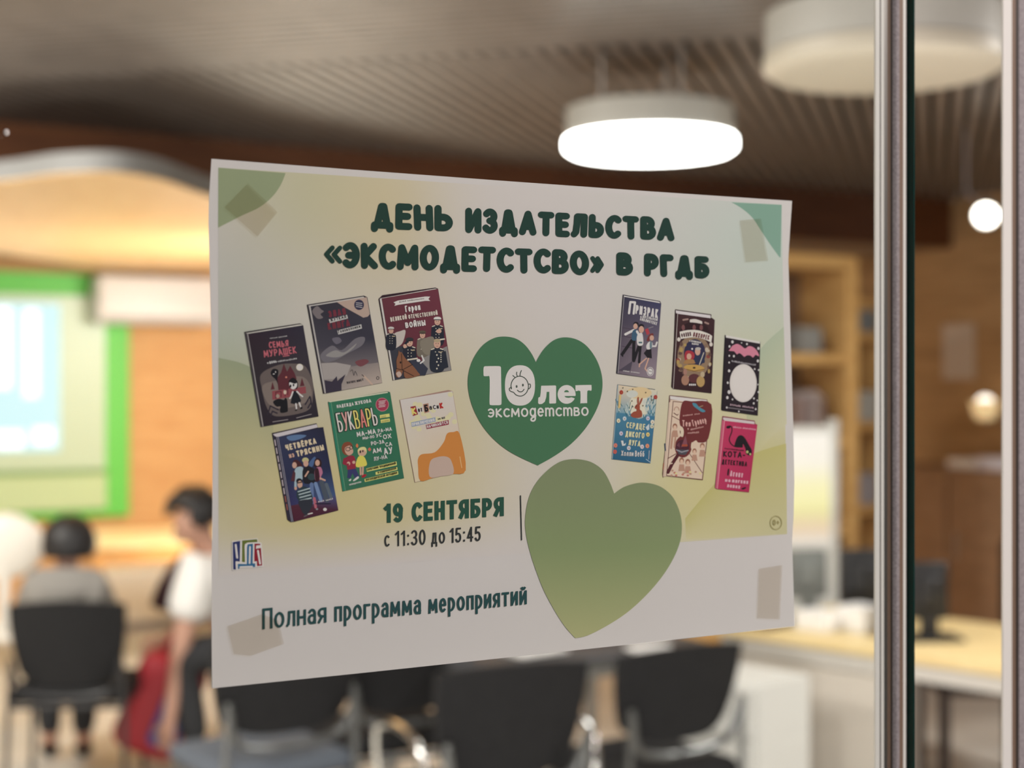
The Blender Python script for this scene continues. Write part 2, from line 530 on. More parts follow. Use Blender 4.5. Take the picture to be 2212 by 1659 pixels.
# soft printed background: green and yellow washes inside a white margin
bgp = Print(lift=L0)
_TL, _TR, _BR, _BL = (471.5, 362), (1688.5, 442), (1700, 1154), (472, 1245)
NX, NY = 44, 34
def _wash(u, v):
    base = Vector((190, 180, 173))
    def mixin(col, k):
        nonlocal base
        k = max(0.0, min(1.0, k))
        base = base * (1 - k) + Vector(col) * k
    g = lambda du, dv, su, sv: .84 * math.exp(-(du / su) ** 2 - (dv / sv) ** 2)
    mixin((174, 167, 132), .95 * g(u - .17, v - .02, .17, .26))
    mixin((188, 170, 132), .8 * g(u - .30, v - .08, .10, .22))
    mixin((150, 146, 138), .35 * g(u - .0, v - .32, .14, .20))
    mixin((158, 166, 148), .9 * g(u - .0, v - .50, .10, .22))
    mixin((152, 148, 108), 1.1 * g(u - .02, v - .68, .16, .17))
    mixin((186, 171, 124), 1.25 * g(u - .20, v - .84, .24, .24))
    mixin((186, 172, 130), .7 * g(u - .40, v - .62, .12, .26))
    mixin((170, 178, 166), .95 * g(u - 1.0, v - .12, .22, .26))
    mixin((166, 172, 150), .9 * g(u - 1.0, v - .45, .16, .2))
    mixin((196, 184, 146), .9 * g(u - .88, v - .62, .16, .22))
    mixin((172, 164, 104), 1.0 * g(u - 1.0, v - .84, .2, .16))
    mixin((190, 178, 126), .9 * g(u - .84, v - .86, .12, .18))
    fade = max(0.0, min(1.0, (1.0 - v) / .11)) if u < .62 else 1.0
    return ink(*(base * fade + Vector((190, 180, 173)) * (1 - fade)))
def _q(u, v):
    a = [(_TL[i] * (1 - u) + _TR[i] * u) for i in (0, 1)]
    b = [(_BL[i] * (1 - u) + _BR[i] * u) for i in (0, 1)]
    return (a[0] * (1 - v) + b[0] * v, a[1] * (1 - v) + b[1] * v)
for j in range(NY):
    for i in range(NX):
        z = bgp.z
        cs = [(i / NX, j / NY), ((i + 1) / NX, j / NY), ((i + 1) / NX, (j + 1) / NY), (i / NX, (j + 1) / NY)]
        bgp.poly([_q(u, v) for u, v in cs], [_wash(u, v) for u, v in cs])
        bgp.z = z
bgp.z += 4e-6
bgp.poly([(471.5, 362)] + smooth_curve([(617, 374), (606, 400), (588, 425), (560, 448), (520, 467), (471, 492)], 6), ink(134, 140, 108))
bgp.poly([(1580, 437), (1688.5, 442.5), (1686, 556)] + smooth_curve([(1684, 556), (1665, 530), (1645, 500), (1625, 470), (1602, 450), (1580, 437)], 6), ink(118, 146, 128))
def _under(x, y):
    return _wash(max(0, min(1, (x - 471) / 1220.0)), max(0, min(1, (y - 400) / 800.0)))
def wave(pts, far, c):
    # a wash that is strong along its edge line and thins out towards the far line
    m = len(pts)
    for k in range(m - 1):
        z = bgp.z
        bgp.poly([pts[k], pts[k + 1], far[k + 1], far[k]], [ink(*c), ink(*c), _under(*far[k + 1]), _under(*far[k])])
        bgp.z = z
    bgp.z += 1.2e-6
_a = smooth_curve([(472, 773), (520, 784), (560, 804), (590, 830)], 5)
wave(_a, [(x, y + 210) for x, y in _a], (140, 144, 116))
_a = smooth_curve([(1610, 800), (1650, 745), (1693, 706)], 6)
wave(_a, [(x + 6, y + 210) for x, y in _a], (160, 166, 142))
_a = smooth_curve([(1480, 1120), (1530, 1060), (1590, 1000), (1640, 975), (1698, 958)], 5)
wave(_a, [(x + 2, 1165 - (x - 1480) * .055) for x, y in _a], (174, 164, 106))
bgp.flush('background_print', poster)

DG = ink(28, 54, 46)
DG2 = ink(36, 72, 58)
V = (0, -1)
hd = Print(lift=2.0e-4)
hd.text('ΔЕНЬ', (801, 494.5), (978, 501), 58, 15.2, DG, 56, up=V, gap=.2, base=0, jig=.04)
hd.text('ИЗΔАТЕЛЬСТВА', (1005, 503), (1457, 521), 55, 14.6, DG, 50, up=V, gap=.18, base=0, jig=.04)
hd.text('«', (700, 574), (739, 575), 54, 10, DG, up=V)
hd.text('ЭКСМОΔЕТСТСВО', (740, 580), (1272, 594), 57, 14.8, DG, 53, up=V, gap=.16, base=0, jig=.04)
hd.text('»', (1275, 594), (1304, 595), 50, 9.5, DG, up=V)
hd.text('В', (1331, 594.5), (1367, 596), 50, 15, DG, up=V)
hd.text('РГΔБ', (1391, 596.5), (1532, 602), 50, 14.5, DG, 48, up=V, gap=.2, base=0, jig=.04)
hd.flush('heading_lettering', poster)

dt = Print(lift=2.0e-4)
dt.text('19', (829, 1129.5), (870, 1128), 41.5, 8.6, DG2, up=V, round_=False, gap=.5, base=0)
dt.text('СЕНТЯБРЯ', (889, 1127), (1088, 1114.5), 41.5, 8.6, DG2, 41, up=V, round_=False, gap=.45, base=0)
dt.flush('date_lettering', poster)
tk = ink(44, 46, 46)
dt.text('с', (830, 1181), (841, 1180.5), 33, 3.6, tk, up=V, round_=False)
dt.text('11:30', (853, 1180), (919, 1176.5), 33, 3.8, tk, up=V, round_=False, gap=.9, base=0)
dt.text('до', (931, 1175.5), (961, 1173.5), 33, 3.6, tk, up=V, round_=False)
dt.text('15:45', (971, 1173), (1038, 1168.5), 32, 3.8, tk, up=V, round_=False, gap=.9, base=0)
dt.flush('time_lettering', poster)
dt.poly([(1122.6, 1070), (1125, 1070), (1127.4, 1167), (1125, 1167)], tk)
dt.flush('divider_line', poster)
pg = ink(34, 66, 66)
dt.text('Полная', (566.5, 1359.5), (705, 1344.5), 45, 5.3, pg, 44, up=V, round_=False, gap=.72, base=0)
dt.text('программа', (722, 1343), (909, 1326), 43.5, 5.3, pg, 42, up=V, round_=False, gap=.72, base=0)
dt.text('мероприятий', (925, 1325.5), (1137.5, 1305), 41, 5.1, pg, 40, up=V, round_=False, gap=.72, base=0)
dt.flush('program_lettering', poster)

# green anniversary heart
hp = Print(1000, 720, 5.72, 2.0e-4)
h1 = ([(900, 358)] + smooth_curve([(900, 358), (845, 250), (760, 140), (650, 65), (510, 40), (380, 60), (250, 140), (150, 270), (85, 420), (58, 590), (75, 760), (130, 940), (230, 1130), (370, 1300), (540, 1440), (720, 1540), (922, 1632)], 5)[1:]
      + smooth_curve([(922, 1632), (1130, 1515), (1330, 1370), (1500, 1190), (1620, 1000), (1690, 830), (1722, 650), (1705, 480), (1640, 310), (1530, 160), (1400, 75), (1250, 50), (1120, 85), (1010, 180), (940, 280), (900, 358)], 5)[1:-1])
hp.poly(h1, ink(66, 104, 74))
heart = hp.flush('green_heart', poster)
HW = ink(202, 194, 186)
hp.blob([(252, 440), (262, 410), (300, 406), (430, 405), (464, 415), (468, 460), (470, 600), (474, 840), (462, 884), (400, 888), (340, 886), (326, 860), (328, 700), (326, 540), (300, 530), (258, 528), (252, 500)], HW, 3)
hp.poly([(702 + 186 * (abs(math.cos(a)) ** .85) * (1 if math.cos(a) > 0 else -1), 644 + 250 * (abs(math.sin(a)) ** .85) * (1 if math.sin(a) > 0 else -1)) for a in [2 * math.pi * k / 40 for k in range(40)]], HW)
hp.poly([(964, 648), (1140, 644), (1148, 655), (1148, 858), (1140, 866), (1070, 868), (1064, 860), (1064, 722), (1032, 724), (1026, 790), (1008, 846), (976, 872), (940, 876), (926, 862), (928, 800), (936, 790), (950, 786), (957, 740)], HW)
HG = ink(66, 104, 74)
hp.ell(1278, 755, 111, 116, HW, n=40)
hp.poly([(1248, 728)] + arc(1277, 726, 29, -24, 180, 0, 10) + [(1306, 728)], HG)
hp.poly([(1250, 776), (1396, 774), (1396, 812), (1340, 790), (1300, 798), (1266, 792)], HG)
hp.blob([(1388, 650), (1400, 642), (1570, 638), (1585, 648), (1586, 700), (1575, 710), (1534, 712), (1532, 850), (1522, 862), (1456, 864), (1448, 855), (1448, 714), (1400, 716), (1389, 706)], HW, 2)
num = hp.flush('anniversary_lettering', heart)
fc = ink(62, 70, 62)
hp.stroke(arc(698, 655, 108, 125, 165, 375, 20), 11, fc)
hp.stroke(smooth_curve([(807, 630), (826, 628), (832, 655), (818, 682), (803, 690), (780, 735), (740, 768), (698, 775), (655, 762), (622, 730), (600, 722), (575, 708), (570, 685), (582, 672), (595, 668)], 4), 11, fc)
hp.stroke([(598, 680), (592, 660)], 11, fc)
hp.stroke([(614, 522), (640, 545)], 11, fc)
hp.stroke(smooth_curve([(662, 480), (660, 505), (668, 530)], 4), 11, fc)
hp.stroke(smooth_curve([(720, 460), (706, 490), (702, 524)], 4), 11, fc)
hp.ell(660, 657, 11, 17, fc); hp.ell(738, 640, 11, 17, fc)
hp.stroke(smooth_curve([(670, 702), (695, 722), (730, 718), (752, 692)], 4), 11, fc)
hp.flush('baby_face', heart)
hp.text('эксмоgеmсmво', (306, 1042), (1550, 1020), 150, 21, HW, 146, gap=.35)
hp.flush('publisher_lettering', heart)

# olive heart; the square code printed on it is left out
oh = Print(990, 700, 2.371, 1.9e-4)
h2 = ([(797, 868)] + smooth_curve([(797, 868), (775, 810), (740, 750), (690, 712), (640, 696), (580, 692), (520, 705), (460, 745), (400, 810), (360, 890), (341, 1000), (348, 1090), (370, 1180), (400, 1270), (440, 1370), (500, 1480), (550, 1555), (598, 1608)], 4)[1:]
      + smooth_curve([(598, 1608), (660, 1595), (760, 1545), (860, 1480), (950, 1400), (1030, 1310), (1090, 1220), (1130, 1130), (1144, 1050), (1135, 970), (1100, 890), (1050, 842), (1000, 820), (940, 812), (890, 820), (840, 838), (797, 868)], 4)[1:-1])
def _ol(y):
    t = (y - 692) / (1608 - 692)
    a, b, c = Vector((117, 123, 92)), Vector((123, 133, 93)), Vector((157, 154, 110))
    m = a.lerp(b, t * 2) if t < .5 else b.lerp(c, (t - .5) * 2)
    return ink(*m)
oh.poly(h2, [_ol(y) for x, y in h2])
oh.flush('olive_heart', poster)

# library emblem: four coloured letters built like book spines
lg = Print(480, 1150, 16.59, 2.0e-4)
wh = ink(205, 196, 186)
lg.poly([(335, 320), (650, 270), (1260, 210), (1275, 340), (1400, 370), (1420, 520), (1470, 1240), (1220, 1240), (1190, 1265), (1060, 1265), (640, 1265), (560, 1345), (350, 1365)], wh)
lg.poly([(368, 350), (640, 300), (625, 1050), (500, 1030), (470, 1060), (490, 1330), (385, 1330)], ink(38, 46, 88))
lg.stroke([(478, 445), (530, 905)], 70, wh)
lg.poly([(705, 290), (1240, 243), (1258, 345), (900, 365), (810, 420), (795, 520), (812, 1070), (700, 1060)], ink(92, 100, 44))
lg.poly([(900, 430), (1095, 400), (1085, 1110), (1180, 1110), (1175, 1240), (1095, 1245), (1080, 1195), (620, 1215), (610, 1300), (555, 1320), (550, 1125), (875, 1135), (880, 560)], ink(44, 92, 124))
lg.stroke([(990, 520), (975, 1100)], 62, wh)
lg.poly([(1150, 400), (1360, 405), (1355, 455), (1215, 470), (1200, 590), (1380, 555), (1425, 1180), (1240, 1210), (1235, 1030), (1140, 1045)], ink(128, 24, 40))
lg.stroke([(1275, 660), (1350, 1115)], 68, wh)
lg.flush('library_emblem', poster)
# small age mark
ag = Print(1550, 1100, 5.53, 2.0e-4)
ac = ink(140, 128, 84)
ag.stroke(arc(694, 162, 68, 80, 0, 360, 28), 9, ac)
ag.text('0+', (655, 196), (735, 192), 72, 12, ac, up=V)
ag.flush('age_mark', poster)

# ------------------------------------------------------------------ printed pictures of book covers
BL = 2.0e-4
def book(fr, draw, label):
    p = Print(*fr, lift=BL)
    root = None
    def flush(name):
        nonlocal root
        if root is None:
            root = p.flush(name, poster); root['label'] = label
        else:
            p.flush(name, root)
    draw(p, flush)
    return root
def scrib(p, p0, p1, h, c):
    """a line of print too small to read: a row of short uneven marks"""
    L = math.hypot(p1[0] - p0[0], p1[1] - p0[1]); n = max(4, int(L / (h * .55)))
    r = random.Random(int(p0[0] + p0[1]))
    tx, ty = (p1[0] - p0[0]) / L, (p1[1] - p0[1]) / L
    for k in range(n):
        a = L * (k + .15) / n; b = L * (k + .8) / n; u = h * r.uniform(.55, .8); v = h * r.uniform(.0, .15)
        q = lambda s_, w_: (p0[0] + tx * s_ + ty * w_, p0[1] + ty * s_ - tx * w_)
        p.poly([q(a, v), q(b, v), q(b - (b - a) * r.uniform(0, .4), u), q(a + (b - a) * r.uniform(0, .3), u)], c)
WHT = ink(196, 188, 182)
SKIN = ink(186, 146, 126)
def figure(p, x, y, h, shirt, trousers, hair, skin=SKIN, lean=0.0, legs=True):
    """a small printed person: feet at x, y, overall height h"""
    f = lambda a, b: (x + a * h + lean * b * h, y - b * h)
    if legs:
        p.stroke([f(-.06, .46), f(-.09, .02)], h * .085, trousers)
        p.stroke([f(.06, .46), f(.10, .02)], h * .085, trousers)
        p.ell(*f(-.11, .01), h * .06, h * .025, ink(30, 28, 34)); p.ell(*f(.12, .01), h * .06, h * .025, ink(30, 28, 34))
    p.blob([f(-.12, .78), f(0, .81), f(.12, .78), f(.14, .6), f(.12, .42), f(0, .4), f(-.12, .42), f(-.14, .6)], shirt, 3)
    p.stroke([f(-.12, .75), f(-.19, .58), f(-.12, .5)], h * .06, shirt)
    p.stroke([f(.12, .75), f(.2, .6), f(.17, .47)], h * .06, shirt)
    p.ell(*f(-.11, .49), h * .03, h * .03, skin); p.ell(*f(.17, .46), h * .03, h * .03, skin)
    p.ell(*f(0, .93), h * .105, h * .115, hair)
    p.ell(*f(-.005, .9), h * .082, h * .095, skin)
    p.ell(*f(-.035, .91), h * .012, h * .014, ink(30, 26, 28)); p.ell(*f(.03, .91), h * .012, h * .014, ink(30, 26, 28))

# 1 dark purple cover with a red castle
def b1(p, fl):
    p.poly([(52, 186), (885, 58), (930, 90), (1160, 1448), (340, 1600), (296, 1606)], ink(36, 30, 36))
    p.poly([(66, 206), (890, 72), (922, 88), (108, 214)], ink(186, 178, 166))
    p.poly([(92, 216), (106, 214), (338, 1596), (322, 1600)], ink(150, 142, 138))
    p.poly([(60, 206), (78, 210), (312, 1602), (298, 1604)], ink(66, 60, 62))
    p.poly([(106, 215), (924, 90), (1040, 740), (228, 880)], [ink(44, 32, 40), ink(44, 40, 52), ink(52, 46, 52), ink(44, 38, 42)])
    p.poly([(228, 880), (1040, 740), (1160, 1448), (340, 1598)], [ink(44, 38, 42), ink(52, 46, 52), ink(42, 36, 44), ink(40, 32, 40)])
    p.blob([(300, 820), (560, 680), (800, 660), (960, 700), (1060, 900), (1080, 1100), (1030, 1330), (800, 1420), (500, 1440), (380, 1300), (320, 1060)], ink(96, 84, 80))
    p.blob([(330, 980), (600, 900), (900, 850), (1030, 980), (1040, 1180), (800, 1300), (500, 1320), (360, 1180)], ink(118, 104, 96))
    fl('book_picture')
    rd, rl = ink(84, 40, 46), ink(132, 66, 70)
    p.poly([(560, 1060), (540, 880), (600, 790), (640, 660), (690, 780), (735, 690), (800, 800), (830, 880), (800, 1050)], rd)
    p.poly([(470, 1200), (465, 1070), (760, 1030), (965, 1000), (975, 1100), (740, 1140), (730, 1160)], rl)
    p.poly([(445, 1050), (470, 930), (505, 1040)], rd); p.poly([(880, 1000), (910, 870), (950, 990)], rd)
    for q in ((520, 1085, 600), (660, 1055, 700)):
        p.stroke([(q[0], q[1] + 90), (q[0], q[1]), (q[2], q[1] - 10), (q[2], q[1] + 70)], 14, rd)
    p.ell(658, 1085, 22, 34, ink(190, 170, 150)); p.ell(676, 862, 14, 14, ink(190, 120, 100)); p.ell(550, 1145, 26, 30, ink(150, 130, 116))
    p.ell(877, 714, 52, 52, ink(206, 190, 170)); p.ell(877, 714, 42, 42, ink(220, 206, 186))
    # dark leaning tree with a face hole, hills
    p.blob([(445, 790), (480, 740), (540, 745), (560, 780), (545, 900), (560, 980), (520, 900), (460, 840)], ink(24, 22, 28), 4)
    p.ell(490, 815, 14, 7, WHT); p.ell(517, 785, 7, 12, WHT)
    for a in ((400, 1420, 440, 1290, 560, 1350), (440, 1450, 470, 1370, 540, 1400), (960, 1270, 1030, 1150, 1060, 1290), (1000, 1320, 1040, 1250, 1090, 1330)):
        p.stroke([(a[0], a[1]), (a[2], a[3]), (a[4], a[5])], 20, ink(44, 38, 48))
    # black bat-winged cat, girl in a black dress
    p.blob([(480, 1230), (560, 1185), (640, 1200), (660, 1170), (690, 1200), (700, 1330), (690, 1380), (600, 1395), (580, 1350), (590, 1300), (530, 1300)], ink(22, 22, 26), 4)
    p.poly([(740, 1250), (780, 1070), (830, 1065), (900, 1210), (880, 1250), (800, 1265)], ink(26, 28, 34))
    p.stroke([(775, 1080), (750, 1150), (730, 1180)], 22, WHT); p.stroke([(835, 1075), (880, 1120), (920, 1150)], 22, WHT)
    p.stroke([(820, 1260), (830, 1330)], 22, WHT); p.stroke([(870, 1245), (890, 1300)], 22, WHT)
    p.blob([(840, 1340), (830, 1365), (800, 1360)], ink(20, 18, 22)); p.blob([(905, 1300), (920, 1330), (880, 1340)], ink(20, 18, 22))
    p.blob([(720, 910), (780, 870), (840, 920), (850, 1010), (820, 1040), (760, 1030), (715, 980)], ink(26, 24, 28))
    p.blob([(725, 940), (800, 960), (835, 950), (830, 1010), (780, 1045), (730, 1010)], WHT)
    p.ell(740, 995, 14, 24, ink(24, 22, 26)); p.ell(785, 980, 12, 20, ink(24, 22, 26))
    fl('cover_illustration')
    pk = ink(176, 92, 100)
    p.text('СЕМЬЯ', (420, 432), (712, 404), 95, 17, pk, jig=.1)
    p.text('МУРАШЕК', (346, 570), (832, 506), 105, 17, pk, jig=.1)
    p.stroke([(630, 550), (720, 538)], 14, pk)
    wt = ink(186, 180, 176)
    p.text('и', (394, 664), (412, 661), 26, 9, wt); p.text('ДЕНЬ', (424, 660), (535, 644), 34, 11, wt); scrib(p, (548, 642), (838, 596), 34, wt)
    scrib(p, (432, 290), (545, 276), 20, wt); scrib(p, (560, 276), (690, 254), 24, wt)
    p.stroke([(475, 1530), (700, 1495)], 9, ink(150, 140, 138)); p.stroke([(830, 1470), (1050, 1415)], 9, ink(150, 140, 138))
    fl('cover_lettering')
book((520, 690, 6.911), b1, 'dark purple printed cover with a red castle and a girl')

# 2 grey-black cover, torn tan corner; the creature on it is left out
def b2(p, fl):
    p.poly([(52, 260), (888, 126), (940, 150), (1158, 1410), (330, 1566), (290, 1568)], ink(40, 34, 42))
    p.poly([(66, 274), (885, 140), (900, 160), (108, 286)], ink(178, 170, 162))
    p.poly([(78, 276), (104, 284), (332, 1562), (310, 1562)], ink(164, 156, 150))
    p.poly([(106, 284), (940, 152), (1040, 760), (216, 900)], [ink(46, 43, 51), ink(54, 50, 60), ink(52, 50, 60), ink(64, 60, 68)])
    p.poly([(216, 900), (1040, 760), (1100, 1110), (272, 1230)], [ink(64, 60, 68), ink(52, 50, 60), ink(98, 90, 92), ink(106, 98, 96)])
    p.poly([(272, 1230), (1100, 1110), (1156, 1408), (330, 1562)], [ink(112, 104, 102), ink(130, 118, 112), ink(166, 148, 136), ink(140, 130, 124)])
    p.poly([(490, 220), (932, 150), (975, 400), (945, 436), (880, 450), (690, 345), (610, 300)], ink(166, 142, 128))
    p.poly([(260, 1120), (480, 1110), (700, 1150), (640, 1300), (500, 1350), (300, 1360)], ink(150, 140, 134))
    fl('book_picture')
    p.blob([(130, 350), (200, 280), (260, 330), (300, 360), (250, 400), (290, 450), (220, 470), (170, 430)], ink(110, 100, 100), 3)
    # plain pale discs, brush strokes and a red blot in place of the drawn creature
    for q, c in (([(250, 1000), (420, 860), (560, 930), (760, 760), (900, 740), (860, 860), (640, 980), (500, 1060), (320, 1110)], (104, 98, 102)), ([(330, 1010), (470, 930), (600, 960), (780, 830), (700, 930), (520, 1030)], (134, 128, 124)), ([(420, 760), (520, 740), (560, 800), (480, 840)], (96, 90, 98))):
        p.blob(q, ink(*c), 4)
    p.blob([(760, 1100), (900, 1060), (960, 1100), (840, 1170)], ink(108, 62, 66), 4)
    p.poly([(310, 1370), (420, 1390), (490, 1310), (500, 1380), (620, 1280), (560, 1430), (560, 1520), (330, 1560)], ink(52, 46, 58))
    p.stroke([(890, 1310), (1010, 1430)], 26, ink(176, 150, 132)); p.stroke([(860, 1290), (890, 1315)], 10, ink(60, 50, 50))
    p.stroke(smooth_curve([(690, 1240), (720, 1220), (740, 1300), (760, 1240), (790, 1300)], 4), 8, ink(60, 54, 56))
    p.stroke(arc(1092, 1338, 18, 22, 0, 360, 12), 9, ink(50, 46, 50))
    p.ell(818, 262, 72, 76, ink(48, 46, 66))
    for k in (0, 1, 2): p.stroke([(775, 232 + 28 * k), (862, 240 + 30 * k)], 10, ink(170, 162, 160))
    fl('cover_illustration')
    rd = ink(104, 44, 54)
    p.text('ЗЛАЯ', (376, 452), (630, 404), 100, 26, rd); p.text('КНИГА', (366, 632), (690, 574), 104, 26, rd)
    p.poly([(372, 475), (640, 408), (655, 462), (388, 530)], ink(176, 170, 164)); p.text('ЖУТКАЯ', (398, 512), (632, 456), 46, 10, ink(40, 36, 40))
    p.poly([(494, 640), (850, 548), (860, 610), (512, 700)], ink(176, 170, 164)); p.text('Головоломки', (515, 682), (840, 596), 46, 9, ink(40, 36, 40))
    p.text('МАГНУС', (640, 1424), (768, 1402), 34, 9, ink(60, 54, 56)); p.text('МИСТ', (786, 1400), (886, 1376), 34, 9, ink(60, 54, 56))
    fl('cover_lettering')
book((655, 620, 6.806), b2, 'grey black printed cover with a torn tan corner')

# 3 dark red cover with people in uniform
def b3(p, fl):
    p.poly([(1105, 175), (1160, 120), (1940, 8), (1980, 26), (2178, 1225), (1345, 1368), (1315, 1374)], ink(44, 26, 34))
    p.poly([(1120, 168), (1940, 22), (1960, 30), (1150, 168)], ink(190, 182, 172))
    p.poly([(1122, 176), (1148, 166), (1342, 1366), (1322, 1370)], ink(186, 178, 170))
    p.poly([(1152, 168), (1978, 28), (2176, 1224), (1346, 1366)], [ink(92, 46, 54), ink(100, 48, 58), ink(96, 44, 54), ink(86, 40, 50)])
    p.poly([(1270, 900), (1500, 860), (1560, 1330), (1346, 1366)], ink(52, 52, 60))
    p.poly([(1740, 1050), (2110, 870), (2176, 1224), (1780, 1290)], ink(126, 120, 116))
    fl('book_picture')
    nv, gd = ink(34, 36, 46), ink(190, 178, 160)
    def soldier(x, y, s, coat, cap, hair=None):
        p.blob([(x - 90 * s, y + 120 * s), (x - 70 * s, y + 50 * s), (x, y + 36 * s), (x + 70 * s, y + 50 * s), (x + 95 * s, y + 130 * s), (x + 80 * s, y + 330 * s), (x - 80 * s, y + 330 * s)], coat, 4)
        p.ell(x, y - 12 * s, 44 * s, 56 * s, SKIN)
        if cap: p.ell(x, y - 56 * s, 56 * s, 28 * s, cap); p.rect(x - 46 * s, y - 44 * s, x + 46 * s, y - 32 * s, ink(28, 26, 30))
        elif hair: p.ell(x, y - 54 * s, 44 * s, 24 * s, hair)
        p.ell(x - 16 * s, y - 16 * s, 6 * s, 5 * s, ink(40, 30, 30)); p.ell(x + 14 * s, y - 16 * s, 6 * s, 5 * s, ink(40, 30, 30))
        p.stroke([(x - 12 * s, y + 18 * s), (x + 12 * s, y + 18 * s)], 5 * s, ink(130, 70, 66))
        p.stroke([(x - 74 * s, y + 60 * s), (x - 40 * s, y + 48 * s)], 14 * s, gd); p.stroke([(x + 74 * s, y + 60 * s), (x + 40 * s, y + 48 * s)], 14 * s, gd)
        for k in range(4):
            p.ell(x - 22 * s, y + (90 + 44 * k) * s, 7 * s, 7 * s, gd); p.ell(x + 22 * s, y + (90 + 44 * k) * s, 7 * s, 7 * s, gd)
        p.stroke([(x + 30 * s, y + 96 * s), (x + 66 * s, y + 92 * s)], 16 * s, ink(170, 150, 120))
    p.blob([(1330, 700), (1420, 650), (1500, 640), (1470, 790), (1420, 860), (1330, 890)], ink(176, 164, 154))
    soldier(1288, 650, .8, nv, ink(186, 178, 170))
    soldier(1970, 520, 1.0, nv, ink(196, 190, 182)); p.stroke([(1960, 780), (2070, 765)], 22, gd); p.ell(1990, 650, 40, 30, SKIN)
    soldier(1750, 715, .9, ink(106, 96, 84), ink(84, 74, 60)); p.blob([(1720, 800), (1900, 730), (1930, 900), (1860, 1000), (1760, 960)], ink(122, 112, 98))
    soldier(1560, 830, 1.05, nv, ink(46, 46, 48)); p.stroke([(1470, 890), (1500, 830), (1530, 800)], 34, nv); p.ell(1490, 870, 26, 30, SKIN)
    p.stroke([(1535, 1070), (1670, 1050)], 22, gd)
    p.poly([(1560, 1080), (1700, 1060), (1830, 1200), (1790, 1300), (1700, 1300)], ink(50, 52, 64))
    p.stroke([(1740, 1010), (1770, 1080), (1720, 1120)], 22, WHT); p.ell(1690, 1080, 28, 22, WHT)
    soldier(1965, 850, 1.15, ink(36, 40, 50), None, ink(160, 140, 112))
    p.poly([(1880, 1000), (2090, 940), (2130, 1180), (1960, 1240), (1880, 1120)], ink(36, 40, 50))
    for k in range(5): p.ell(1960 + 22 * (k % 2), 1000 + 50 * k, 11, 13, gd); p.ell(2020, 970 + 32 * k, 9, 9, gd)
    # brown horse
    hb = ink(122, 80, 58)
    p.blob([(1365, 1080), (1400, 980), (1440, 960), (1500, 1050), (1600, 1150), (1680, 1250), (1700, 1300), (1500, 1340), (1470, 1220), (1440, 1300), (1380, 1330), (1355, 1280), (1370, 1180)], hb, 4)
    p.poly([(1390, 1000), (1400, 930), (1430, 985)], hb)
    p.ell(1425, 1110, 12, 16, ink(26, 22, 22)); p.blob([(1362, 1270), (1410, 1240), (1440, 1290), (1400, 1330)], ink(176, 150, 136))
    p.stroke([(1370, 1200), (1450, 1220), (1600, 1140)], 9, ink(36, 26, 24)); p.stroke([(1440, 980), (1450, 1220), (1620, 1310)], 9, ink(36, 26, 24))
    fl('cover_illustration')
    p.poly([(1322, 226), (1385, 200), (1790, 140), (1862, 142), (1835, 176), (1862, 205), (1790, 204), (1395, 262), (1335, 278), (1352, 246)], ink(198, 190, 182))
    scrib(p, (1408, 234), (1510, 216), 28, ink(54, 44, 44)); scrib(p, (1526, 214), (1775, 180), 28, ink(54, 44, 44))
    p.text('Герои', (1500, 372), (1722, 338), 96, 17, HW)
    p.text('ВЕЛИКОЙ', (1282, 512), (1520, 472), 66, 12, ink(200, 186, 172)); p.text('ОТЕЧЕСТВЕННОЙ', (1544, 470), (1972, 410), 62, 11, ink(200, 186, 172))
    p.text('ВОЙНЫ', (1500, 606), (1796, 566), 84, 18, HW)
    fl('cover_lettering')
book((655, 620, 6.806), b3, 'dark red printed cover with people in uniform and a horse')

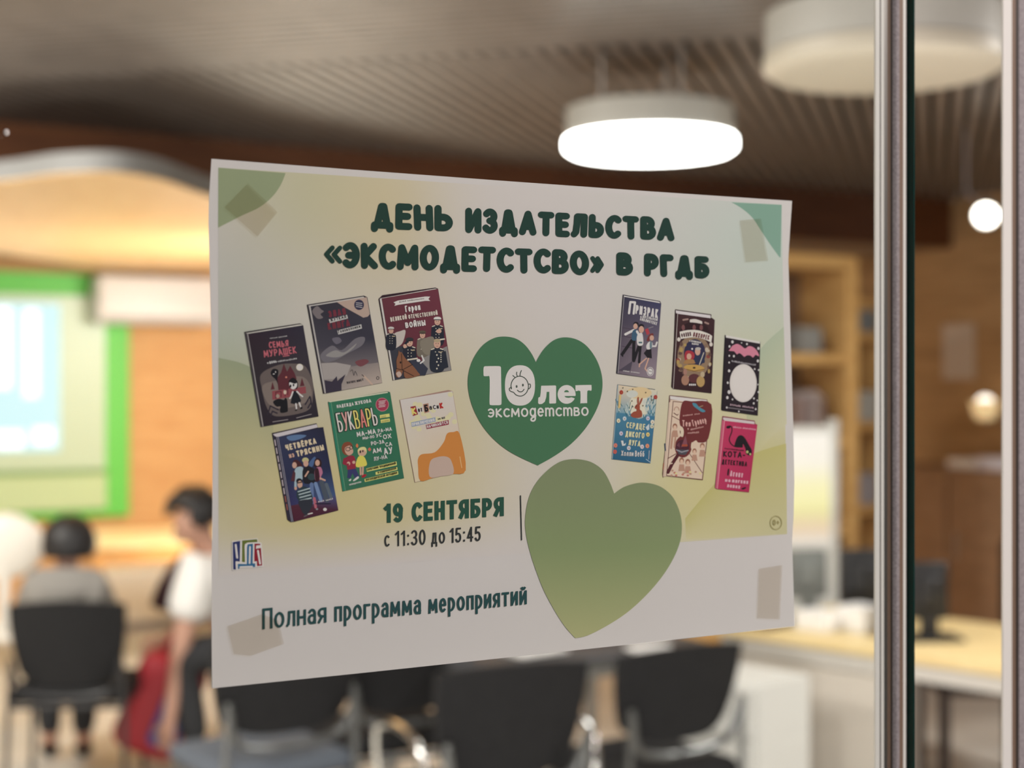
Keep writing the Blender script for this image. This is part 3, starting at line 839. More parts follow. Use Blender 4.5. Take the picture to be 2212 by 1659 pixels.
# 4 blue cover with four young people
def b4(p, fl):
    p.poly([(50, 245), (715, 98), (738, 165), (815, 155), (1040, 1400), (380, 1570), (330, 1575), (280, 1540)], ink(42, 34, 44))
    p.poly([(62, 262), (715, 112), (735, 160), (150, 300), (100, 300)], ink(186, 176, 176))
    p.poly([(62, 280), (118, 300), (340, 1570), (285, 1530)], ink(44, 40, 52))
    for k in range(9): p.stroke([(92 + 22 * k, 350 + 120 * k), (104 + 22 * k, 430 + 120 * k)], 16, ink(176, 160, 160) if k < 7 else ink(140, 80, 70))
    p.stroke([(120, 305), (344, 1566)], 7, ink(150, 146, 160)); p.stroke([(142, 300), (362, 1562)], 7, ink(150, 146, 160))
    p.poly([(150, 300), (815, 158), (925, 760), (260, 920)], [ink(48, 52, 76), ink(36, 36, 54), ink(36, 40, 66), ink(42, 44, 70)])
    p.poly([(260, 920), (925, 760), (1000, 1180), (330, 1330)], [ink(42, 44, 70), ink(36, 40, 66), ink(60, 78, 112), ink(50, 46, 84)])
    p.poly([(330, 1330), (1000, 1180), (1040, 1395), (380, 1565)], [ink(76, 36, 48), ink(70, 74, 110), ink(66, 34, 50), ink(70, 30, 44)])
    p.blob([(270, 300), (420, 270), (560, 280), (480, 330), (330, 360)], ink(86, 108, 140)); p.blob([(600, 700), (680, 600), (700, 640), (640, 760)], ink(70, 92, 128))
    fl('book_picture')
    # three standing, one in a striped jumper in front
    p.blob([(360, 690), (400, 640), (480, 690), (500, 760), (420, 790)], ink(66, 34, 36)); p.ell(385, 725, 34, 46, SKIN)
    p.blob([(390, 800), (440, 750), (510, 760), (520, 880), (480, 960), (400, 950)], ink(150, 166, 172)); p.stroke([(400, 900), (400, 1060)], 34, ink(150, 166, 172)); p.ell(402, 1070, 20, 26, SKIN)
    p.poly([(330, 960), (370, 800), (400, 840), (390, 970)], ink(76, 40, 48))
    p.ell(548, 650, 50, 40, ink(176, 168, 120)); p.ell(555, 700, 38, 48, SKIN)
    p.blob([(510, 790), (600, 740), (690, 800), (720, 960), (620, 1000), (520, 980)], ink(30, 30, 36)); p.stroke([(545, 890), (590, 820)], 24, SKIN)
    p.ell(640, 900, 60, 50, ink(46, 62, 66))
    p.blob([(690, 640), (750, 625), (790, 680), (770, 760), (680, 740)], ink(46, 26, 28)); p.ell(728, 690, 34, 46, SKIN)
    p.blob([(690, 790), (770, 750), (805, 830), (780, 900), (790, 930), (700, 960)], ink(168, 104, 126)); p.blob([(690, 790), (740, 780), (760, 940), (700, 960)], ink(54, 28, 36)); p.stroke([(770, 920), (840, 950)], 26, SKIN)
    p.stroke([(640, 1010), (650, 1280)], 56, ink(92, 108, 142)); p.stroke([(700, 1000), (780, 1250)], 52, ink(108, 126, 158))
    p.stroke([(790, 980), (870, 1250)], 70, ink(70, 76, 86)); p.stroke([(860, 1010), (930, 1200)], 50, ink(84, 92, 100))
    p.ell(455, 960, 46, 40, ink(28, 26, 32)); p.ell(466, 1010, 38, 56, SKIN); p.stroke([(432, 990), (500, 975)], 16, ink(30, 26, 30))
    p.blob([(430, 1100), (520, 1040), (600, 1080), (650, 1180), (640, 1250), (480, 1270), (420, 1200)], ink(42, 56, 62))
    for k in range(4): p.stroke([(440 + 12 * k, 1120 + 44 * k), (610 + 8 * k, 1070 + 48 * k)], 18, ink(158, 168, 168))
    p.blob([(450, 1260), (640, 1240), (650, 1330), (580, 1450), (530, 1460), (480, 1380)], ink(44, 46, 54)); p.stroke([(680, 1220), (700, 1350)], 40, ink(168, 92, 104))
    p.stroke([(590, 1455), (650, 1440)], 18, WHT); p.stroke([(530, 1490), (575, 1470)], 18, ink(90, 84, 88)); p.ell(840, 1385, 28, 24, WHT); p.ell(720, 1380, 18, 14, ink(130, 126, 130)); p.stroke([(700, 1300), (920, 1300)], 14, ink(30, 30, 44))
    fl('cover_illustration')
    cr = ink(208, 180, 150)
    p.text('ЧЕТВЁРКА', (262, 512), (718, 402), 92, 21, cr, 88)
    p.text('ИЗ', (312, 622), (388, 600), 60, 15, ink(190, 150, 130)); p.text('ТРЯСИНЫ', (424, 602), (832, 498), 92, 21, cr, 86)
    scrib(p, (740, 1285), (830, 1262), 34, WHT); scrib(p, (850, 1262), (965, 1235), 36, WHT)
    fl('cover_lettering')
book((580, 900, 6.9125), b4, 'blue printed cover with four young people')

# 5 green primer with coloured capitals
def b5(p, fl):
    gr = ink(50, 104, 78)
    p.poly([(58, 235), (962, 72), (1005, 86), (1218, 1398), (280, 1600)], ink(40, 84, 62))
    p.poly([(70, 228), (962, 78), (975, 95), (85, 240)], ink(190, 186, 160))
    p.poly([(64, 244), (1005, 90), (1216, 1396), (285, 1598)], [gr, ink(46, 102, 74), ink(46, 96, 72), ink(52, 100, 76)])
    p.poly([(64, 244), (96, 240), (315, 1590), (285, 1598)], ink(44, 112, 88)); p.stroke([(104, 240), (322, 1588)], 6, ink(110, 150, 120))
    fl('book_picture')
    p.ell(884, 275, 100, 104, ink(150, 52, 72)); p.stroke(arc(884, 275, 96, 100, 0, 360, 20), 10, ink(176, 110, 116))
    for k in range(5): p.stroke([(830 + 6 * (k % 2), 226 + 22 * k), (935 - 8 * (k % 3), 214 + 22 * k)], 8, WHT)
    yl = ink(206, 190, 110)
    p.poly([(846, 436), (992, 412), (1000, 462), (852, 486)], yl); p.poly([(858, 508), (998, 486), (1003, 535), (866, 556)], yl)
    for k in range(2): p.stroke([(866, 458 + 20 * k), (940, 446 + 20 * k)], 6, ink(90, 84, 50)); p.stroke([(876, 528 + 14 * k), (988, 508 + 14 * k)], 6, ink(90, 84, 50))
    for q in ([(640, 1250), (1100, 1140), (1108, 1200), (650, 1300)], [(780, 1306), (1112, 1226), (1118, 1270), (786, 1348)], [(612, 1410), (1124, 1288), (1130, 1340), (620, 1456)]):
        p.poly(q, yl)
    # boy in a red jumper, girl in a yellow dress
    p.blob([(265, 940), (300, 860), (380, 845), (430, 890), (420, 960), (440, 1000), (390, 1050), (300, 1030)], ink(120, 66, 46))
    p.blob([(320, 930), (400, 900), (440, 970), (430, 1020), (370, 1050), (320, 1000)], SKIN)
    p.stroke(arc(360, 955, 34, 28, 0, 360, 14), 9, ink(30, 26, 30)); p.stroke(arc(412, 930, 22, 26, 0, 360, 14), 9, ink(30, 26, 30))
    p.blob([(300, 1110), (370, 1060), (450, 1060), (480, 1150), (470, 1260), (360, 1275), (340, 1180)], ink(132, 40, 56)); p.stroke([(310, 1110), (300, 1170), (360, 1190)], 40, ink(132, 40, 56)); p.ell(370, 1175, 26, 30, SKIN); p.ell(450, 1155, 24, 24, SKIN)
    p.poly([(360, 1270), (480, 1250), (540, 1380), (470, 1400), (430, 1320), (400, 1400), (350, 1395)], ink(52, 52, 92)); p.blob([(370, 1430), (410, 1405), (400, 1440)], WHT); p.blob([(440, 1430), (510, 1370), (525, 1395), (460, 1440)], WHT)
    p.blob([(510, 970), (560, 925), (630, 930), (645, 1010), (600, 1060), (530, 1050)], ink(214, 188, 130)); p.blob([(525, 985), (600, 965), (640, 1010), (600, 1055), (530, 1040)], SKIN); p.ell(550, 995, 12, 22, ink(36, 30, 30)); p.ell(588, 985, 10, 18, ink(36, 30, 30))
    p.blob([(480, 905), (500, 870), (520, 900), (505, 935)], ink(196, 110, 70)); p.blob([(665, 960), (690, 930), (715, 960), (690, 985)], ink(190, 96, 80))
    p.blob([(520, 1070), (590, 1060), (630, 1110), (650, 1190), (600, 1220), (500, 1230), (480, 1180)], ink(208, 186, 84))
    p.stroke([(550, 1230), (555, 1340)], 26, SKIN); p.stroke([(590, 1225), (585, 1340)], 26, SKIN); p.blob([(565, 1380), (600, 1340), (645, 1345), (610, 1385)], ink(150, 34, 46))
    fl('cover_illustration')
    p.text('НАДЕЖДА', (194, 330), (450, 288), 50, 11, WHT); p.text('ЖУКОВА', (470, 284), (718, 240), 54, 12, WHT)
    w1, pk, ye = ink(206, 190, 180), ink(206, 120, 110), ink(206, 186, 104)
    p.text('БУКВАРЬ', (210, 708), (838, 592), 314, 44, ink(30, 36, 34), 298, gap=-.26, base=0)
    p.text('БУКВАРЬ', (222, 696), (826, 584), 292, 22, [w1, ink(206, 150, 140), w1, ye, pk, ye, w1], 276, gap=.48, base=0)
    for s_, a, b, h, w in (('МА-МА', (500, 770), (790, 716), 76, 15), ('РА-МА', (820, 708), (1032, 672), 58, 11), ('МЫ-ЛО', (586, 812), (766, 782), 44, 9), ('УС', (790, 778), (876, 764), 56, 12), ('ОХ', (900, 806), (1026, 784), 72, 14),
                          ('РО-ЗА', (716, 900), (918, 866), 60, 12), ('СА', (934, 918), (1036, 902), 62, 12), ('АМ', (740, 1022), (874, 1000), 74, 15), ('АУ', (912, 1042), (1046, 1020), 104, 18), ('ЛУ-НА', (758, 1136), (962, 1096), 60, 11)):
        p.text(s_, a, b, h, w, WHT)
    dk = ink(60, 58, 40)
    p.text('СОЧЕТАНИЕ', (655, 1284), (830, 1242), 32, 7, dk); p.text('ТРАДИЦИОННОЙ', (845, 1240), (1092, 1182), 32, 7, dk); p.text('И', (822, 1326), (836, 1322), 28, 7, dk); p.text('СОВРЕМЕННОЙ', (852, 1320), (1098, 1258), 30, 7, dk)
    p.text('ЛОГОПЕДИЧЕСКОЙ', (636, 1440), (930, 1370), 32, 7, dk); p.text('МЕТОДИКИ', (948, 1366), (1112, 1326), 32, 7, dk)
    p.text('эксмодетство', (380, 1510), (562, 1464), 30, 7, WHT)
    fl('cover_lettering')
book((700, 835, 7.061), b5, 'green printed primer cover with tall coloured capitals')

# 6 cream cover with an orange armchair; the figure in the chair is left out
def b6(p, fl):
    p.poly([(92, 242), (850, 90), (920, 108), (1124, 1345), (330, 1530)], ink(150, 118, 106))
    p.poly([(100, 244), (915, 108), (1120, 1342), (335, 1524)], [ink(190, 180, 172), ink(190, 180, 172), ink(196, 172, 140), ink(196, 180, 150)])
    for k in range(22):
        r = random.Random(k)
        u, v = r.random(), r.random() * .5
        p.ell(150 + 760 * u + 150 * v, 300 - 150 * u + 900 * v, 42, 38, ink(196, 186, 148))
    og = ink(184, 118, 58)
    p.blob([(380, 1280), (380, 1160), (440, 1090), (640, 1060), (780, 900), (830, 770), (930, 745), (1030, 780), (1122, 1335), (900, 1400), (640, 1450), (415, 1505)], og, 4)
    p.blob([(560, 1440), (570, 1200), (700, 1130), (830, 1130), (900, 1200), (930, 1390), (740, 1432)], ink(176, 152, 138), 4)
    p.stroke([(1030, 1130), (1060, 1300)], 12, ink(204, 160, 110))
    fl('book_picture')
    p.poly([(260, 352), (340, 335), (378, 470), (300, 496)], ink(132, 36, 46)); p.text('К', (288, 480), (360, 466), 110, 26, ink(214, 180, 100))
    bk = ink(44, 38, 40)
    p.text('от', (384, 436), (450, 424), 74, 16, bk)
    p.poly([(456, 312), (540, 294), (552, 432), (480, 452)], ink(160, 116, 96)); p.text('Б', (484, 432), (544, 424), 112, 26, ink(30, 24, 26))
    p.text('а', (558, 400), (600, 393), 74, 15, bk); p.poly([(610, 322), (660, 312), (672, 396), (622, 406)], ink(210, 204, 196)); p.text('с', (618, 394), (662, 386), 88, 14, bk); p.text('и', (674, 386), (706, 380), 74, 13, bk)
    p.text('К', (722, 384), (776, 374), 92, 24, ink(160, 44, 40))
    p.poly([(268, 596), (648, 515), (652, 582), (282, 666)], ink(132, 140, 156)); p.text('ПРИКЛЮЧЕНИЯ', (286, 652), (638, 576), 46, 9, WHT)
    p.text('на', (690, 556), (730, 548), 30, 7, bk); p.text('102', (744, 546), (800, 534), 30, 7, bk)
    p.poly([(500, 634), (852, 556), (858, 626), (514, 698)], ink(128, 36, 56)); p.text('НАЧИНАЮТСЯ', (520, 686), (846, 614), 48, 9, WHT)
    fl('cover_lettering')
book((850, 830, 7.212), b6, 'cream printed cover with an orange armchair')

# 7 slate cover with three running children
def r1(p, fl):
    p.poly([(180, 45), (760, 148), (778, 185), (690, 1362), (90, 1280), (78, 1270)], ink(44, 40, 50))
    p.poly([(190, 62), (750, 158), (760, 180), (200, 80)], ink(196, 188, 182))
    p.stroke([(198, 84), (104, 1270)], 8, ink(160, 152, 150))
    p.poly([(205, 86), (775, 186), (745, 560), (168, 500)], [ink(52, 50, 66), ink(56, 56, 84), ink(84, 76, 92), ink(70, 62, 74)])
    p.poly([(168, 500), (745, 560), (690, 1360), (110, 1275)], [ink(70, 62, 74), ink(84, 76, 92), ink(132, 116, 122), ink(100, 88, 96)])
    p.poly([(110, 1230), (330, 1080), (300, 1230), (200, 1240)], ink(72, 64, 74))
    for y in (560, 690, 850): p.stroke([(170, y), (330, y + 30)], 9, ink(64, 52, 64))
    fl('book_picture')
    wt, bk, bl = WHT, ink(30, 28, 32), ink(58, 84, 104)
    p.stroke([(320, 760), (180, 960)], 50, bk); p.stroke([(352, 760), (345, 1070)], 50, bk); p.blob([(140, 970), (185, 965), (180, 1020)], bk)
    p.stroke([(350, 600), (220, 665)], 38, wt); p.blob([(330, 620), (380, 590), (420, 640), (400, 750), (320, 750)], bl, 4); p.stroke([(400, 620), (440, 690)], 36, wt); p.ell(384, 510, 42, 40, bk); p.ell(376, 540, 34, 44, SKIN)
    p.stroke([(435, 830), (350, 1080)], 44, bk); p.stroke([(455, 830), (432, 1100)], 40, bk); p.blob([(400, 690), (470, 640), (495, 720), (490, 830), (410, 830)], wt, 4); p.rect(425, 780, 480, 806, ink(72, 96, 100)); p.ell(466, 540, 44, 36, bk); p.ell(468, 590, 40, 54, SKIN)
    p.stroke([(545, 1040), (440, 1130), (436, 1170)], 20, SKIN); p.stroke([(580, 1040), (525, 1200), (560, 1240)], 20, SKIN)
    p.poly([(505, 960), (560, 890), (622, 890), (632, 1040), (560, 1030)], bk); p.blob([(545, 840), (590, 780), (640, 800), (630, 880), (560, 900)], wt, 4); p.stroke([(640, 850), (690, 850), (710, 790)], 26, wt); p.blob([(600, 790), (630, 780), (630, 880), (600, 880)], ink(96, 112, 118), 3)
    p.blob([(550, 760), (590, 670), (650, 650), (650, 700), (600, 740), (590, 770)], ink(108, 48, 46)); p.ell(630, 722, 34, 42, SKIN)
    p.poly([(522, 590), (570, 568), (600, 650), (556, 680)], ink(160, 58, 66)); p.stroke([(580, 570), (650, 548)], 10, ink(130, 122, 124))
    p.stroke(arc(606, 1246, 50, 66, 0, 360, 24), 9, wt); p.ell(606, 1246, 36, 48, wt); p.stroke([(588, 1236), (630, 1250)], 7, bk)
    fl('cover_illustration')
    p.text('П', (256, 352), (362, 360), 210, 34, wt, up=(.12, -.99)); p.text('РИЗРАК', (374, 345), (722, 415), 140, 22, wt, 138, up=(.08, -1))
    p.text('в', (450, 402), (466, 405), 34, 8, wt); p.text('ШКОЛЬНОЙ', (482, 405), (714, 462), 42, 8, wt); p.text('БИБЛИОТЕКЕ', (442, 446), (706, 522), 46, 9, wt)
    scrib(p, (176, 1240), (280, 1256), 26, wt); scrib(p, (300, 1258), (440, 1278), 28, wt)
    fl('cover_lettering')
book((1320, 630, 7.2125), r1, 'slate grey printed cover with three running children')

# 8 brown ornate cover, two people at a round table
def r2(p, fl):
    p.poly([(995, 275), (1560, 355), (1555, 400), (1612, 440), (1562, 1585), (960, 1515), (935, 1480), (975, 830)], ink(48, 30, 32))
    p.poly([(1004, 292), (1545, 368), (1548, 415), (1040, 345), (1008, 335)], ink(196, 186, 188))
    p.poly([(1044, 350), (1610, 440), (1560, 1582), (972, 1512)], [ink(62, 38, 40), ink(56, 34, 38), ink(48, 28, 32), ink(54, 32, 34)])
    p.stroke([(1034, 345), (966, 1508)], 9, ink(170, 158, 150))
    fl('book_picture')
    p.ell(1300, 640, 230, 180, ink(44, 26, 30)); p.ell(1290, 1010, 260, 340, ink(132, 108, 86)); p.ell(1300, 960, 170, 220, ink(44, 42, 66))
    for k in range(26):
        r = random.Random(k + 40)
        a = r.uniform(0, 360); q = r.uniform(.86, 1.08)
        p.ell(1290 + 255 * q * math.cos(R(a)), 1050 + 330 * q * math.sin(R(a)), r.uniform(16, 36), r.uniform(18, 40), r.choice([ink(160, 132, 80), ink(120, 96, 80), ink(126, 62, 56), ink(176, 160, 140), ink(90, 66, 60)]))
    for x in (1120, 1290, 1400): p.ell(x, 560, 26, 44, ink(110, 70, 70))
    p.stroke([(1120, 440), (1190, 430)], 26, ink(150, 120, 110)); p.stroke([(1460, 480), (1510, 500)], 26, ink(150, 120, 110))
    p.blob([(1140, 1000), (1160, 930), (1230, 920), (1290, 960), (1280, 1050), (1160, 1080)], ink(150, 48, 56), 3); p.ell(1210, 1010, 38, 48, SKIN); p.blob([(1130, 1120), (1170, 1060), (1280, 1060), (1300, 1120)], ink(150, 110, 70))
    p.blob([(1300, 1100), (1310, 990), (1360, 960), (1430, 1000), (1450, 1110)], ink(42, 48, 70), 3); p.ell(1344, 930, 42, 64, SKIN); p.ell(1350, 890, 44, 24, ink(170, 160, 150)); p.stroke([(1440, 950), (1370, 1140)], 12, ink(190, 180, 160))
    p.ell(1290, 1190, 162, 54, ink(176, 138, 74), 4); p.ell(1290, 1186, 22, 14, ink(60, 44, 34)); p.stroke([(1130, 1200), (1290, 1240), (1448, 1210)], 12, ink(110, 78, 50))
    p.ell(1290, 1350, 90, 70, ink(84, 46, 48)); p.ell(1150, 1380, 60, 80, ink(150, 110, 90)); p.ell(1390, 1400, 64, 86, ink(164, 132, 84)); p.ell(1150, 1250, 30, 50, ink(150, 110, 96)); p.ell(1420, 1290, 34, 44, ink(170, 150, 120))
    for k in range(4): p.ell(1220 + 28 * k, 1450, 12, 16, WHT)
    p.ell(1258, 892, 14, 16, WHT)
    fl('cover_illustration')
    p.poly(smooth_curve([(1222, 435), (1310, 428), (1412, 462)], 5) + smooth_curve([(1416, 505), (1310, 485), (1222, 478)], 5), ink(196, 186, 176))
    p.poly(smooth_curve([(1062, 625), (1200, 598), (1350, 602), (1500, 650), (1570, 690)], 5) + smooth_curve([(1556, 795), (1450, 745), (1320, 715), (1200, 718), (1080, 738)], 5), ink(200, 190, 178))
    p.ell(1050, 745, 26, 32, ink(196, 184, 172)); p.ell(1552, 822, 26, 32, ink(196, 184, 172))
    p.text('ФОЛИЯ', (1092, 716), (1244, 690), 66, 13, ink(70, 40, 44)); p.text('ВИХОРЕК', (1268, 700), (1520, 752), 72, 14, ink(96, 46, 50))
    p.text('И', (1216, 780), (1226, 781), 26, 6, WHT); p.text('ВОЛШЕБНАЯ', (1240, 782), (1390, 808), 28, 6, WHT); p.text('ПАЛОЧКА', (1252, 824), (1356, 836), 28, 6, WHT)
    fl('cover_lettering')
book((1320, 630, 7.2125), r2, 'ornate brown printed cover with two people at a round table')

# 9 black cover with a pink bat; the small figure in the disc is left out
def r3(p, fl):
    p.poly([(142, 38), (155, 44), (500, 112), (474, 854), (118, 804), (104, 795)], ink(30, 26, 30))
    p.poly([(150, 42), (494, 108), (496, 128), (152, 66)], ink(196, 188, 180))
    p.poly([(150, 68), (498, 128), (474, 852), (120, 802)], ink(36, 28, 34))
    fl('book_picture')
    r = random.Random(5)
    for x, y, q in ((218, 110, 13), (188, 156, 10), (310, 120, 6), (364, 132, 9), (480, 176, 12), (186, 250, 8), (232, 254, 10), (184, 318, 8), (474, 302, 12), (184, 402, 12), (442, 384, 8), (482, 394, 8), (170, 522, 10), (184, 616, 16), (166, 672, 13), (218, 690, 8), (480, 616, 9), (434, 680, 9), (468, 700, 7), (432, 730, 9), (160, 772, 9), (452, 788, 9), (282, 812, 8), (474, 540, 6)):
        p.ell(x, y, q, q * 1.25, ink(190, 182, 178), n=12)
    p.poly([(180, 200)] + smooth_curve([(215, 150), (260, 130), (300, 145), (325, 165), (335, 172), (350, 175), (385, 152), (430, 165), (465, 200), (485, 240)], 4) + [(485, 255), (450, 240), (425, 268), (395, 246), (365, 245), (336, 262), (305, 232), (285, 222), (262, 236), (235, 205)], ink(188, 116, 132))
    p.ell(326, 526, 136, 192, ink(196, 186, 178), n=36)
    p.ell(330, 530, 120, 170, ink(200, 190, 182), n=36)
    fl('cover_illustration')
    gy = ink(170, 162, 162)
    scrib(p, (206, 312), (452, 352), 24, gy)
    scrib(p, (190, 752), (300, 768), 26, ink(180, 150, 156)); scrib(p, (314, 770), (432, 784), 26, ink(180, 150, 156)); p.stroke([(175, 774), (430, 808)], 8, ink(120, 112, 114))
    fl('cover_lettering')
book((1535, 715, 4.67), r3, 'black printed cover with a pink bat and a white disc')

# 10 teal cover with a brown hare
def r4(p, fl):
    p.poly([(205, 90), (900, 180), (955, 215), (825, 1580), (95, 1500)], ink(66, 76, 84))
    p.poly([(218, 100), (952, 200), (905, 690), (170, 620)], [ink(200, 178, 150), ink(196, 186, 164), ink(120, 150, 160), ink(110, 140, 150)])
    p.poly([(170, 620), (905, 690), (822, 1578), (100, 1500)], [ink(70, 116, 136), ink(60, 108, 134), ink(44, 88, 116), ink(40, 84, 108)])
    p.poly([(205, 95), (222, 100), (112, 1500), (95, 1498)], ink(140, 150, 152))
    p.ell(610, 500, 190, 240, ink(206, 194, 168)); p.ell(610, 250, 240, 110, ink(204, 174, 132)); p.ell(480, 270, 110, 70, ink(186, 184, 172)); p.ell(760, 430, 90, 70, ink(190, 186, 172))
    fl('book_picture')
    for k in range(40):
        r = random.Random(k + 90)
        x = r.choice([r.uniform(190, 440), r.uniform(720, 900)]); y = r.uniform(440, 700)
        p.stroke([(x, y), (x + r.uniform(-60, 60), y - r.uniform(60, 160))], 12, r.choice([ink(40, 90, 96), ink(90, 130, 150), ink(180, 186, 176), ink(60, 100, 110)]))
    for k in range(16):
        r = random.Random(k + 190)
        x = 420 + 22 * k; p.stroke([(x, 730), (x + r.uniform(-14, 14), 660)], 12, ink(80, 124, 140))
    hr = ink(140, 70, 52)
    p.blob([(450, 670), (500, 610), (560, 590), (555, 550), (535, 550), (530, 515), (560, 470), (600, 455), (625, 500), (625, 560), (660, 600), (665, 690), (600, 720), (500, 715)], hr, 4)
    p.blob([(580, 460), (570, 380), (590, 325), (606, 350), (610, 450)], hr, 3); p.blob([(608, 470), (640, 370), (675, 345), (665, 400), (625, 480)], hr, 3); p.ell(556, 500, 9, 8, ink(40, 24, 22)); p.stroke([(590, 440), (586, 370)], 8, ink(170, 110, 90))
    for x, y, c in ((275, 240, ink(150, 52, 44)), (920, 330, ink(150, 52, 52)), (165, 1240, ink(190, 110, 96)), (155, 1360, ink(176, 80, 76)), (765, 1250, ink(204, 130, 100)), (775, 1035, ink(208, 176, 110)), (270, 1015, ink(180, 170, 186)), (335, 735, ink(176, 182, 188)), (775, 730, ink(176, 170, 190)), (415, 1290, ink(184, 180, 190)), (665, 1265, ink(190, 180, 186)), (220, 775, ink(200, 190, 160)), (860, 800, ink(200, 190, 170)), (850, 880, ink(180, 180, 160))):
        p.ell(x, y, 36, 42, c, n=12); p.ell(x + 4, y + 4, 10, 12, ink(150, 100, 60), n=8)
    for x, y in ((390, 222), (490, 185), (735, 244), (474, 402), (682, 492), (855, 385), (842, 312), (305, 155), (490, 510)): p.ell(x, y, 12, 14, ink(96, 84, 66), n=8)
    p.poly([(265, 1150), (310, 1150), (320, 1220), (360, 1190), (350, 1240), (290, 1250)], ink(190, 188, 200)); p.poly([(730, 900), (800, 830), (800, 940), (760, 960)], ink(180, 184, 196))
    p.stroke([(252, 300), (235, 520)], 40, ink(196, 166, 110)); p.stroke([(800, 1340), (790, 1500)], 9, WHT); p.stroke([(740, 1500), (820, 1560)], 14, ink(150, 170, 180))
    fl('cover_illustration')
    cr = ink(206, 196, 150)
    p.text('СЕРДЦЕ', (360, 908), (714, 950), 112, 19, cr); p.text('ДИКОГО', (344, 1072), (702, 1112), 108, 19, cr); p.text('ЛУГА', (404, 1236), (626, 1262), 108, 19, cr)
    p.text('Холли', (268, 1436), (500, 1446), 100, 13, WHT); p.text('Вебб', (528, 1450), (704, 1456), 112, 14, WHT)
    fl('cover_lettering')
book((1310, 820, 8.729), r4, 'teal printed cover with a brown hare among flowers')

# 11 cream cover with a maroon guitar-like shape
def r5(p, fl):
    p.poly([(212, 30), (430, 48), (890, 108), (895, 160), (965, 195), (810, 1552), (140, 1480), (95, 1505), (85, 1440), (150, 860)], ink(110, 78, 70))
    p.poly([(222, 44), (880, 118), (885, 160), (450, 140), (225, 100)], ink(200, 190, 186))
    p.poly([(206, 160), (262, 130), (165, 1480), (98, 1490)], ink(190, 166, 146))
    p.poly([(228, 110), (962, 196), (806, 1548), (142, 1478)], ink(202, 176, 154))
    p.stroke([(130, 900), (140, 1020)], 18, ink(40, 60, 84)); p.stroke([(110, 1250), (100, 1360)], 18, ink(150, 90, 70))
    fl('book_picture')
    mr, ln = ink(100, 44, 44), ink(92, 48, 44)
    p.stroke([(460, 160), (278, 142), (160, 1470), (800, 1542), (880, 830)], 12, ln)
    p.stroke([(262, 405), (400, 480)], 12, ln); p.stroke([(180, 1165), (330, 1080)], 14, ln); p.stroke([(560, 1060), (800, 1420)], 12, ln)
    p.blob([(450, 150), (600, 140), (962, 196), (910, 800), (740, 880), (690, 840), (620, 880), (600, 930), (540, 900), (440, 860), (470, 700), (450, 610), (400, 560), (395, 400)], mr, 4)
    p.ell(460, 950, 152, 198, mr, 6); p.ell(430, 690, 36, 90, ink(200, 180, 156), -6); p.ell(405, 690, 8, 30, ink(100, 60, 50), -6)
    p.stroke([(370, 1090), (260, 1260), (185, 1410)], 60, ink(76, 34, 38)); p.stroke([(190, 1270), (260, 1250)], 18, ink(200, 176, 154))
    p.ell(445, 960, 120, 130, ink(70, 34, 44)); p.poly([(420, 960), (500, 750), (540, 930)], ink(120, 70, 78)); p.poly([(340, 930), (390, 870), (400, 970)], ink(100, 56, 66)); p.stroke([(450, 930), (520, 930)], 40, ink(150, 70, 50)); p.poly([(330, 1000), (560, 1010), (500, 1100), (380, 1090)], ink(70, 68, 74)); p.stroke([(340, 1010), (430, 1050), (545, 1020)], 22, ink(136, 132, 136))
    p.blob([(625, 170), (690, 180), (740, 240), (855, 310), (800, 335), (700, 270), (640, 220)], ink(72, 124, 140), 3); p.stroke([(750, 240), (810, 220)], 12, ink(150, 130, 100))
    sk = ink(168, 128, 108)
    for x, y, s in ((310, 610, 1), (430, 1220, 1), (540, 1250, 1.05), (660, 1050, .9), (800, 960, 1)):
        p.ell(x, y - 20 * s, 42 * s, 54 * s, ink(140, 94, 74)); p.ell(x, y, 30 * s, 42 * s, ink(200, 166, 142)); p.poly([(x - 60 * s, y + 170 * s), (x - 40 * s, y + 50 * s), (x + 40 * s, y + 50 * s), (x + 60 * s, y + 170 * s)], sk)
    p.stroke([(270, 700), (240, 980)], 34, sk); p.stroke([(330, 700), (300, 960)], 30, sk)
    for k in range(14):
        r = random.Random(k + 300); p.ell(r.uniform(230, 780), r.uniform(1380, 1470), 22, 18, r.choice([sk, ink(176, 110, 96), ink(208, 186, 130)]), n=10)
    p.stroke(arc(340, 300, 44, 60, 180, 360, 8), 14, sk); p.stroke([(290, 350), (350, 390), (370, 370)], 12, ln)
    p.ell(610, 930, 14, 60, ink(200, 180, 156), 6)
    fl('cover_illustration')
    pk = ink(196, 150, 140)
    scrib(p, (450, 412), (632, 392), 40, pk); scrib(p, (656, 386), (756, 376), 40, pk)
    p.text('Тея', (440, 592), (590, 590), 118, 19, pk, 96); p.text('Гропер', (636, 588), (880, 520), 118, 17, pk, 104)
    p.text('и', (535, 650), (555, 648), 38, 9, pk); scrib(p, (590, 662), (826, 608), 40, pk); scrib(p, (532, 726), (742, 710), 44, pk)
    fl('cover_lettering')
book((1420, 850, 8.292), r5, 'cream printed cover with a maroon guitar shape')

